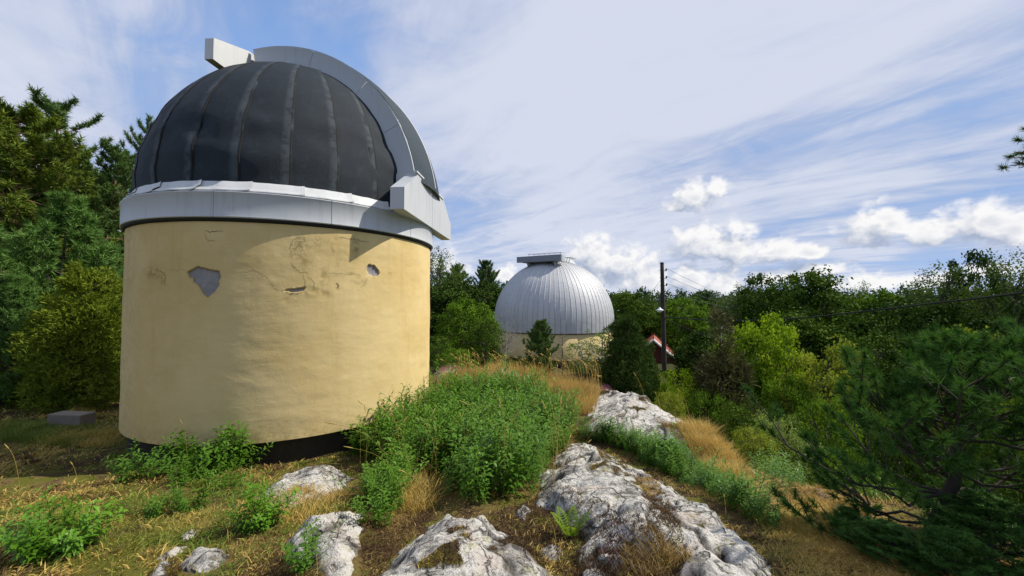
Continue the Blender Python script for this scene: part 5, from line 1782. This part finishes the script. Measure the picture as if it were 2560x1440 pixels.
# sparse longer blades, matted
n = 34000
rr = 1.5 + 11.5 * gr_.random(n)
aa = gr_.uniform(R_(-57), R_(54), n)
P = np.stack([rr * np.sin(aa), rr * np.cos(aa)], 1)
ok = off_rock(P, 0.04) & (np.hypot(P[:, 0] - TC[0], P[:, 1] - TC[1]) > 2.5) & (P[:, 0] < np.interp(P[:, 1], _EY, _EX) + 1.0) & (fnoise(P, 1.7, 25, 3) > 0.02)
ok &= ~((P[:, 0] > -0.9) & (P[:, 0] < 2.4) & (P[:, 1] < 4.6) & (gr_.random(n) < 0.85))
P = P[ok]
V, F, A = blades(with_z(P, -0.005), 0.03 + 0.11 * gr_.random(len(P)) ** 2, 0.0016 + 0.0009 * np.hypot(P[:, 0], P[:, 1]), 0.8, np.clip(0.52 + 0.5 * fnoise(P, 0.9, 26, 3) + 0.16 * gr_.normal(size=len(P)) + 0.2 * sstep(-P[:, 0], 0.8, 3.0), 0.05, 0.97), gr_, 0.5)
tag(Acc().add(V, F, A).obj('long_grass', GRASS, smooth=False), kind='stuff')

# tufts growing on the mossy parts of the rocks
acc = Acc()
for lo, hi, nx, ny, zz, mo, d, P in ROCK_GRID:
    i = np.nonzero((mo > 0.52) & (d > 0.0))[0]
    if len(i) < 5:
        continue
    q = np.repeat(P[i], 3, axis=0)
    q = q + 0.012 * gr_.normal(size=q.shape)
    n = len(q)
    V, F, A = blades(with_z(q, -0.006), 0.008 + 0.035 * gr_.random(n) ** 2, 0.0045, 0.8, np.clip(0.16 + 0.55 * fnoise(q, 3.0, 44, 3) + 0.15 * gr_.normal(size=n), 0.0, 0.9), gr_)
    acc.add(V, F, A)
tag(acc.obj('rock_moss', GRASS, smooth=False), kind='stuff')

# golden tall grass on the crest, on the slope and in the straw tuft
tall = Acc()
for px, n, h0, h1, t0, t1, wd, lean in (
        ([(1085, 975), (1100, 950), (1200, 935), (1330, 935), (1440, 960), (1500, 990), (1480, 1035), (1425, 1040), (1340, 1000), (1190, 990), (1095, 985)], 9000, 0.22, 0.62, 0.30, 0.56, 0.007, 0.22),
        ([(1380, 960), (1500, 985), (1490, 1040), (1420, 1050), (1370, 1000)], 4500, 0.25, 0.60, 0.36, 0.54, 0.007, 0.2),
        ([(1690, 1105), (1760, 1105), (1850, 1175), (1872, 1225), (1800, 1215), (1720, 1150)], 8500, 0.18, 0.46, 0.44, 0.60, 0.0055, 0.45),
        ([(970, 1275), (1010, 1220), (1060, 1185), (1095, 1275), (1045, 1295)], 1900, 0.14, 0.42, 0.42, 0.58, 0.0045, 0.5),
        ([(1920, 1290), (2000, 1215), (2120, 1255), (2185, 1310), (2140, 1400), (2010, 1400)], 16000, 0.03, 0.11, 0.34, 0.60, 0.004, 0.9),
        ([(1640, 1080), (1740, 1110), (1800, 1170), (1700, 1140)], 4000, 0.05, 0.16, 0.3, 0.52, 0.005, 0.7),
        ([(165, 1045), (235, 1045), (240, 1010), (170, 1015)], 1300, 0.12, 0.30, 0.5, 0.68, 0.008, 0.3),
        ([(0, 1110), (120, 1090), (240, 1075), (200, 1050), (0, 1060)], 9000, 0.05, 0.20, 0.6, 0.95, 0.008, 0.5),
        ([(1075, 985), (1160, 985), (1180, 1000), (1080, 1020)], 2500, 0.06, 0.20, 0.6, 0.8, 0.007, 0.4),
        ([(600, 1260), (700, 1250), (880, 1220), (860, 1290), (700, 1330), (560, 1330)], 3500, 0.03, 0.13, 0.4, 0.8, 0.004, 0.6),
        ([(1560, 1390), (1680, 1400), (1730, 1500), (1560, 1520)], 3500, 0.03, 0.12, 0.25, 0.56, 0.003, 0.7),
        ([(1900, 1300), (2100, 1290), (2300, 1380), (2560, 1415), (2620, 1600), (1990, 1600), (1950, 1420)], 22000, 0.015, 0.075, 0.30, 0.66, 0.0042, 0.9),
        ([(1700, 1230), (1860, 1290), (1960, 1360), (1930, 1300), (1800, 1220)], 3000, 0.03, 0.10, 0.3, 0.6, 0.004, 0.8),
        ([(0, 1240), (300, 1220), (560, 1260), (520, 1340), (300, 1420), (0, 1420)], 12000, 0.02, 0.08, 0.55, 1.05, 0.0032, 0.7),
        ([(30, 1110), (70, 1078), (300, 1078), (300, 1115), (140, 1125)], 4200, 0.10, 0.28, 0.5, 0.9, 0.007, 0.5),
        ([(1210, 1290), (1370, 1240), (1480, 1300), (1560, 1350), (1660, 1400), (1720, 1560), (1440, 1560), (1330, 1380)], 14000, 0.012, 0.05, 0.0, 0.30, 0.004, 0.8),
        ([(1590, 1215), (1640, 1240), (1690, 1330), (1720, 1440), (1650, 1440), (1610, 1330)], 6000, 0.012, 0.06, 0.02, 0.45, 0.004, 0.8),
        ([(905, 1270), (1100, 1270), (1060, 1330), (990, 1390), (940, 1450), (900, 1450)], 7000, 0.015, 0.06, 0.0, 0.5, 0.004, 0.8),
        ([(560, 1330), (700, 1290), (720, 1360), (800, 1420), (780, 1500), (600, 1500)], 7000, 0.012, 0.05, 0.05, 0.5, 0.004, 0.8)):
    q = poly_ground(px)
    P = scatter(q, n, gr_)
    e = poly_dist(P, q)
    P = P[(gr_.random(n) < 0.35 + 3 * e)]
    n = len(P)
    k = 0.75 + 0.45 * fnoise(P, 2.6, 4, 3)
    h = (h0 + (h1 - h0) * gr_.random(n)) * k
    hue = np.clip(t0 + (t1 - t0) * (0.5 + 0.8 * fnoise(P, 1.4, 8, 3)) + 0.05 * gr_.normal(size=n), 0.05, 0.95)
    V, F, A = blades(with_z(P), h, wd, lean, hue, gr_, 0.45, (0.12, 0.02))
    tall.add(V, F, A)
tag(tall.obj('golden_grass', GRASS, smooth=False), kind='stuff')

# long arching stalks with seed heads
st = Acc()


def stalk(p, tipv, bend, wd, tint, head=True):
    q = np.linspace(0, 1, 9)[:, None]
    c = p + (tipv - p) * np.array([0.25, 0.25, 0.75]) + bend
    P = (1 - q) ** 2 * p + 2 * q * (1 - q) * c + q ** 2 * tipv
    st.add(*tube(P, np.linspace(wd, wd * 0.55, 9), 3, False), tint)
    if head:
        L = np.linalg.norm(tipv - p)
        d = unit(P[-1] - P[-2])
        T = P[-1] + np.linspace(-0.02, 0.11 * L, 6)[:, None] * d
        st.add(*tube(T, np.array([0.4, 1.6, 2.2, 1.9, 1.3, 0.3]) * wd, 4, False), tint)


for _ in range(170):                                # thin dry stalks standing in the herb bed
    p = on_ground(gr_.uniform(880, 1430), gr_.uniform(1010, 1250))
    h = gr_.uniform(0.4, 0.95)
    stalk(p, p + np.array([gr_.normal() * 0.22, gr_.normal() * 0.2, h]), np.array([0.04, 0, 0.05]), 0.0026, gr_.uniform(0.40, 0.72), gr_.random() < 0.6)
for _ in range(150):
    px = gr_.uniform(1130, 1510)
    py = gr_.uniform(935, 985)
    p = on_ground(px, py)
    h = gr_.uniform(0.45, 0.95)
    tp = p + np.array([-0.10 + gr_.normal() * 0.20, gr_.normal() * 0.15, h])
    stalk(p, tp, np.array([0.08, 0, 0.1]), 0.0055, gr_.uniform(0.42, 0.60))
for (px, py, tx, ty, k) in ((560, 1125, 467, 976, 0.16), (470, 1200, 455, 1060, 0.05), (1010, 1235, 835, 1060, 0.1), (960, 1170, 905, 1010, 0.05), (1030, 1250, 880, 1120, 0.06), (1020, 1200, 1190, 1150, 0.05), (1050, 1240, 1180, 1190, 0.03), (1090, 1290, 1010, 1180, 0.0), (1000, 1290, 900, 1330, 0.1), (980, 1330, 870, 1420, 0.12), (1040, 1300, 940, 1410, 0.1),
                            (195, 1230, 180, 1160, 0.0), (50, 1240, 20, 1120, 0.02), (1620, 1060, 1590, 940, 0.02), (1655, 1060, 1640, 985, 0.0), (1730, 1090, 1700, 980, 0.02), (1790, 1110, 1770, 1000, 0.02), (1815, 1300, 1810, 1240, 0.0), (1900, 1420, 1920, 1340, 0.0), (1850, 1290, 1980, 1220, 0.05), (1700, 1400, 1560, 1440, 0.05), (1760, 1420, 1830, 1360, 0.03)):
    p = on_ground(px, py)
    d = ray(tx, ty)
    tp = d * (p[1] * 0.99 / d[1])
    stalk(p, tp, np.array([0, 0, k]), 0.0028, gr_.uniform(0.48, 0.62), gr_.random() < 0.7)
tag(st.obj('grass_stalks', GRASS), kind='stuff')


# herbs: upright stems with long narrow leaves
def herb_stem(seed, nleaf=28, ll=0.21, lw=0.060, lean=0.12):
    r = np.random.default_rng(seed)
    a = Acc()
    q = np.linspace(0, 1, 6)
    bend = r.normal(size=2) * lean
    S = np.stack([bend[0] * q ** 2, bend[1] * q ** 2, q], 1)
    a.add(*tube(S, 0.008 * (1 - 0.6 * q), 3, False), 0.35)
    t = np.linspace(0.10, 1.0, nleaf)
    ang = np.arange(nleaf) * 2.4 + r.random()
    base = np.stack([np.interp(t, q, S[:, c]) for c in range(3)], 1)
    L = ll * (0.65 + 0.5 * np.sin(np.pi * np.clip(t, 0, 0.92))) * (0.8 + 0.4 * r.random(nleaf))
    d = unit(np.stack([np.cos(ang), np.sin(ang), 0.35 + 0.5 * t + 0.2 * r.normal(size=nleaf)], 1))
    hz = unit(d * np.array([1, 1, 0]))
    side = np.cross(hz, [0, 0, 1.0])
    W = lw * (0.8 + 0.4 * r.random(nleaf))
    mid = base + d * (L * 0.5)[:, None]
    tip = base + d * (L * 0.85)[:, None] + hz * (L * 0.12)[:, None] - np.array([0, 0, 1.0]) * (L * (0.15 + 0.3 * r.random(nleaf)))[:, None]
    fold = np.array([0, 0, -0.16]) * W[:, None]
    V = np.stack([base, mid + side * W[:, None] * 0.5, mid + fold, mid - side * W[:, None] * 0.5, tip], 1).reshape(-1, 3)
    k = np.arange(nleaf)[:, None] * 5
    F = np.concatenate([k + np.array([[0, 1, 2]]), k + np.array([[0, 2, 3]]), k + np.array([[1, 4, 2]]), k + np.array([[2, 4, 3]])])
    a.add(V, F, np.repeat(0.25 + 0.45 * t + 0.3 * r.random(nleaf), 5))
    V, F, A = a.get()
    return V, F, A


HERBS = [herb_stem(100 + s, (28, 24, 34, 30, 22, 32, 26)[s], (0.21, 0.25, 0.16, 0.19, 0.27, 0.15, 0.22)[s], (0.060, 0.052, 0.040, 0.066, 0.058, 0.034, 0.048)[s]) for s in range(7)]
HERB_DATA = {k: [mesh_data('herb_stem', V, F, LEAF[k], True, {'tint': A}) for V, F, A in HERBS] for k in ('herb', 'herb2')}


def herb_field(acc, P, h, lean, r, tint=0.0):
    """P: (n,3) feet of the stems; h heights; lean (n,2) horizontal lean of the top"""
    n = len(P)
    kind = r.integers(0, len(HERBS), n)
    rot = r.random(n) * 6.283
    for k, (V0, F0, A0) in enumerate(HERBS):
        i = np.nonzero(kind == k)[0]
        if not len(i):
            continue
        c, s = np.cos(rot[i])[:, None], np.sin(rot[i])[:, None]
        x = V0[None, :, 0] * c - V0[None, :, 1] * s
        y = V0[None, :, 0] * s + V0[None, :, 1] * c
        z = np.broadcast_to(V0[None, :, 2], x.shape)
        hh = h[i][:, None]
        wk = np.minimum(hh, 0.62)
        V = np.stack([x * wk + lean[i, 0:1] * z ** 1.4 * hh + P[i, 0:1], y * wk + lean[i, 1:2] * z ** 1.4 * hh + P[i, 1:2], z * hh + P[i, 2:3]], -1)
        m_ = V0.shape[0]
        off = (np.arange(len(i)) * m_)[:, None, None]
        F = [(f[None] + off).reshape(-1, f.shape[1]) for f in F0]
        tj = (0.30 * (r.random(len(i)) - 0.5))[:, None]
        acc.add(V.reshape(-1, 3), F, np.clip(A0[None] + tj + (tint[i][:, None] if isinstance(tint, np.ndarray) else tint), 0, 1).ravel())


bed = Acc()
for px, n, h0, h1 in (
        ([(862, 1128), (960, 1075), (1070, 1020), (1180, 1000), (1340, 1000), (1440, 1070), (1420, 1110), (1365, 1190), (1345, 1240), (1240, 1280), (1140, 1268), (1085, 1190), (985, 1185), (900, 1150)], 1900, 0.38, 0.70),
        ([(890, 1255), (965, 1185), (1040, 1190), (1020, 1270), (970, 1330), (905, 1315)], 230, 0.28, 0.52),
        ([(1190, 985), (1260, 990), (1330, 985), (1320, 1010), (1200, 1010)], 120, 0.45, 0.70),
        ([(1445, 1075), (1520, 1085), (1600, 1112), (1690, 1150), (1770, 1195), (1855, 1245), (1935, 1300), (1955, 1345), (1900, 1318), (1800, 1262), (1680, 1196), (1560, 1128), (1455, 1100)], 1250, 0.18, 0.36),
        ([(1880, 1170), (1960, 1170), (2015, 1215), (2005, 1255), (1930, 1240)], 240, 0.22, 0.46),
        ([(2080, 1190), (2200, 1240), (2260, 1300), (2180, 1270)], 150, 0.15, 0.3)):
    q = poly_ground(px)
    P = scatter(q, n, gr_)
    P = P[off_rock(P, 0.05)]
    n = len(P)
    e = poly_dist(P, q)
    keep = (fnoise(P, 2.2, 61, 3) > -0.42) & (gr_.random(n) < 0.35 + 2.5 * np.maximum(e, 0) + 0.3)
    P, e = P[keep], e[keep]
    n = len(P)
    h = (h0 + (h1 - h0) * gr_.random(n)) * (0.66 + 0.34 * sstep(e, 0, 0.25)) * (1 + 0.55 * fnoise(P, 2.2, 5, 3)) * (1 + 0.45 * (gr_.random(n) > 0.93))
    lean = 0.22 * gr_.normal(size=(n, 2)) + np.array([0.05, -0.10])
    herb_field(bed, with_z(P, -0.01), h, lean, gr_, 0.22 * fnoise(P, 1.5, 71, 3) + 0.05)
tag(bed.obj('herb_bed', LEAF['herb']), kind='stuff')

for (px, py, wpx, hpx, n, lab, mat) in (
        (150, 1385, 210, 150, 46, 'bright green leafy clump at the lower left', 'herb2'),
        (470, 1280, 90, 95, 16, 'dull green leafy clump between the bright clump and the tower foot', 'herb'),
        (640, 1322, 150, 110, 30, 'bushy green clump left of the flat grey slab', 'herb2'),
        (762, 1425, 80, 125, 9, 'leafy sprig growing over the rough grey rock', 'herb'),
        (320, 1200, 80, 90, 10, 'nettle clump at the left end of the tower foot', 'herb'),
        (395, 1190, 110, 95, 14, 'nettle clump in the shade under the tower wall, second from the left', 'herb'),
        (510, 1190, 130, 125, 20, 'broad nettle clump under the middle of the tower wall', 'herb'),
        (600, 1170, 90, 120, 14, 'tall nettle clump overlapping the lower edge of the yellow wall', 'herb'),
        (670, 1150, 90, 100, 12, 'nettle clump right of the tall one at the tower foot', 'herb'),
        (760, 1140, 90, 80, 9, 'thin nettle clump behind the flat grey slab', 'herb'),
        (455, 1215, 100, 80, 12, 'low nettle clump in front of the shaded ones at the tower foot', 'herb'),
        (560, 1225, 80, 70, 9, 'small nettle clump between the tower foot and the bushy green clump', 'herb'),
        (370, 1290, 110, 70, 12, 'low olive clump in the moss between the two bright clumps', 'herb')):
    g0 = on_ground(px, py)
    D = g0[1]
    w, h = wpx / FPX * D * 0.5, hpx / FPX * D
    o = empty('leafy_clump', tuple(g0), lab, 'plant', 'leafy clumps')
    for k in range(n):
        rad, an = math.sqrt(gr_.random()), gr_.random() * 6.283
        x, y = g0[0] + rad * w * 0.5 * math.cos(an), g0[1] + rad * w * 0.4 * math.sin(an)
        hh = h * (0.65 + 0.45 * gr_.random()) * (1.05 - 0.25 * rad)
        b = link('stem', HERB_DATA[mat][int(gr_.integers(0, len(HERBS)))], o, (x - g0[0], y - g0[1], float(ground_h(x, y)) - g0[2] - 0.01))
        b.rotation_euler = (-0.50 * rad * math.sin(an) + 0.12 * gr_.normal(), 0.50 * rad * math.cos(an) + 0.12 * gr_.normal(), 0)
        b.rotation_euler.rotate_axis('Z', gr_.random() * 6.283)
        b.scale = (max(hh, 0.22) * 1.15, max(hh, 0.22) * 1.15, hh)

# fern on the moss left of the long ridge
g0 = on_ground(1425, 1345)
a = Acc()
for k in range(8):
    an = 0.4 + k * 0.8 + gr_.normal() * 0.15
    L = 0.20 + 0.06 * gr_.random()
    q = np.linspace(0, 1, 14)
    S = np.stack([np.cos(an) * L * 0.6 * q, np.sin(an) * L * 0.6 * q, L * (0.95 * q - 0.25 * q ** 3)], 1)
    a.add(*tube(S, 0.0025 * (1 - 0.7 * q), 3, False), 0.3)
    T = unit(np.gradient(S, axis=0))
    sd_ = unit(np.cross(T, [0, 0, 1.0]))
    for i in range(2, 14):
        for sg in (1, -1):
            ln = 0.055 * math.sin(math.pi * min(1, 0.22 + 0.8 * q[i])) + 0.006
            d = unit(sd_[i] * sg + T[i] * 0.35 + np.array([0, 0, -0.1]))
            up = np.cross(d, T[i])
            m_ = S[i] + d * ln * 0.5
            V = np.array([S[i], m_ + T[i] * 0.008, S[i] + d * ln, m_ - T[i] * 0.008])
            a.add(V, np.array([[0, 1, 2, 3]]), 0.4 + 0.4 * gr_.random())
tag(a.obj('fern', LEAF['fern'], loc=tuple(g0)), 'small yellow-green fern on the brown moss between the rocks', 'fern')

# heather
HEATH = None
m, t, out = material('heather_sprigs')
a_ = t.attr('tint')
c = t.mix(t.step(a_, 0.3, 0.6), (0.085, 0.045, 0.035), (0.36, 0.12, 0.17))
c = t.mix(t.step(a_, 0.75, 1.0), c, (0.46, 0.24, 0.25))
principled(t, out, c, 0.8)
HEATH = m
hea = Acc()
for px, n, h0, h1, t0, t1 in (
        ([(1085, 965), (1095, 935), (1150, 925), (1195, 940), (1190, 965), (1120, 972)], 3800, 0.10, 0.24, 0.35, 0.95),
        ([(1490, 982), (1505, 968), (1540, 972), (1530, 986)], 900, 0.06, 0.16, 0.6, 1.0),
        ([(1210, 950), (1260, 945), (1270, 960), (1220, 965)], 900, 0.10, 0.2, 0.4, 0.9),
        ([(1470, 1390), (1530, 1345), (1570, 1370), (1590, 1440), (1560, 1500), (1490, 1490), (1450, 1430)], 700, 0.03, 0.07, 0.0, 0.45),
        ):
    q = poly_ground(px)
    P = scatter(q, n, gr_)
    P = P[poly_dist(P, q) + 0.12 * fnoise(P, 4.0, 3, 3) > 0.10 * gr_.random(n)]
    n = len(P)
    hh = (h0 + (h1 - h0) * gr_.random(n)) * (0.9 + 0.5 * fnoise(P, 3, 3, 2))
    V, F, A = blades(with_z(P), hh, 0.007 if h1 > 0.1 else 0.004, 0.6, np.clip(t0 + (t1 - t0) * gr_.random(n), 0, 1), gr_, 0.2, (0.05, 0))
    hea.add(V, F, A)
tag(hea.obj('heather', HEATH, smooth=False), kind='stuff')
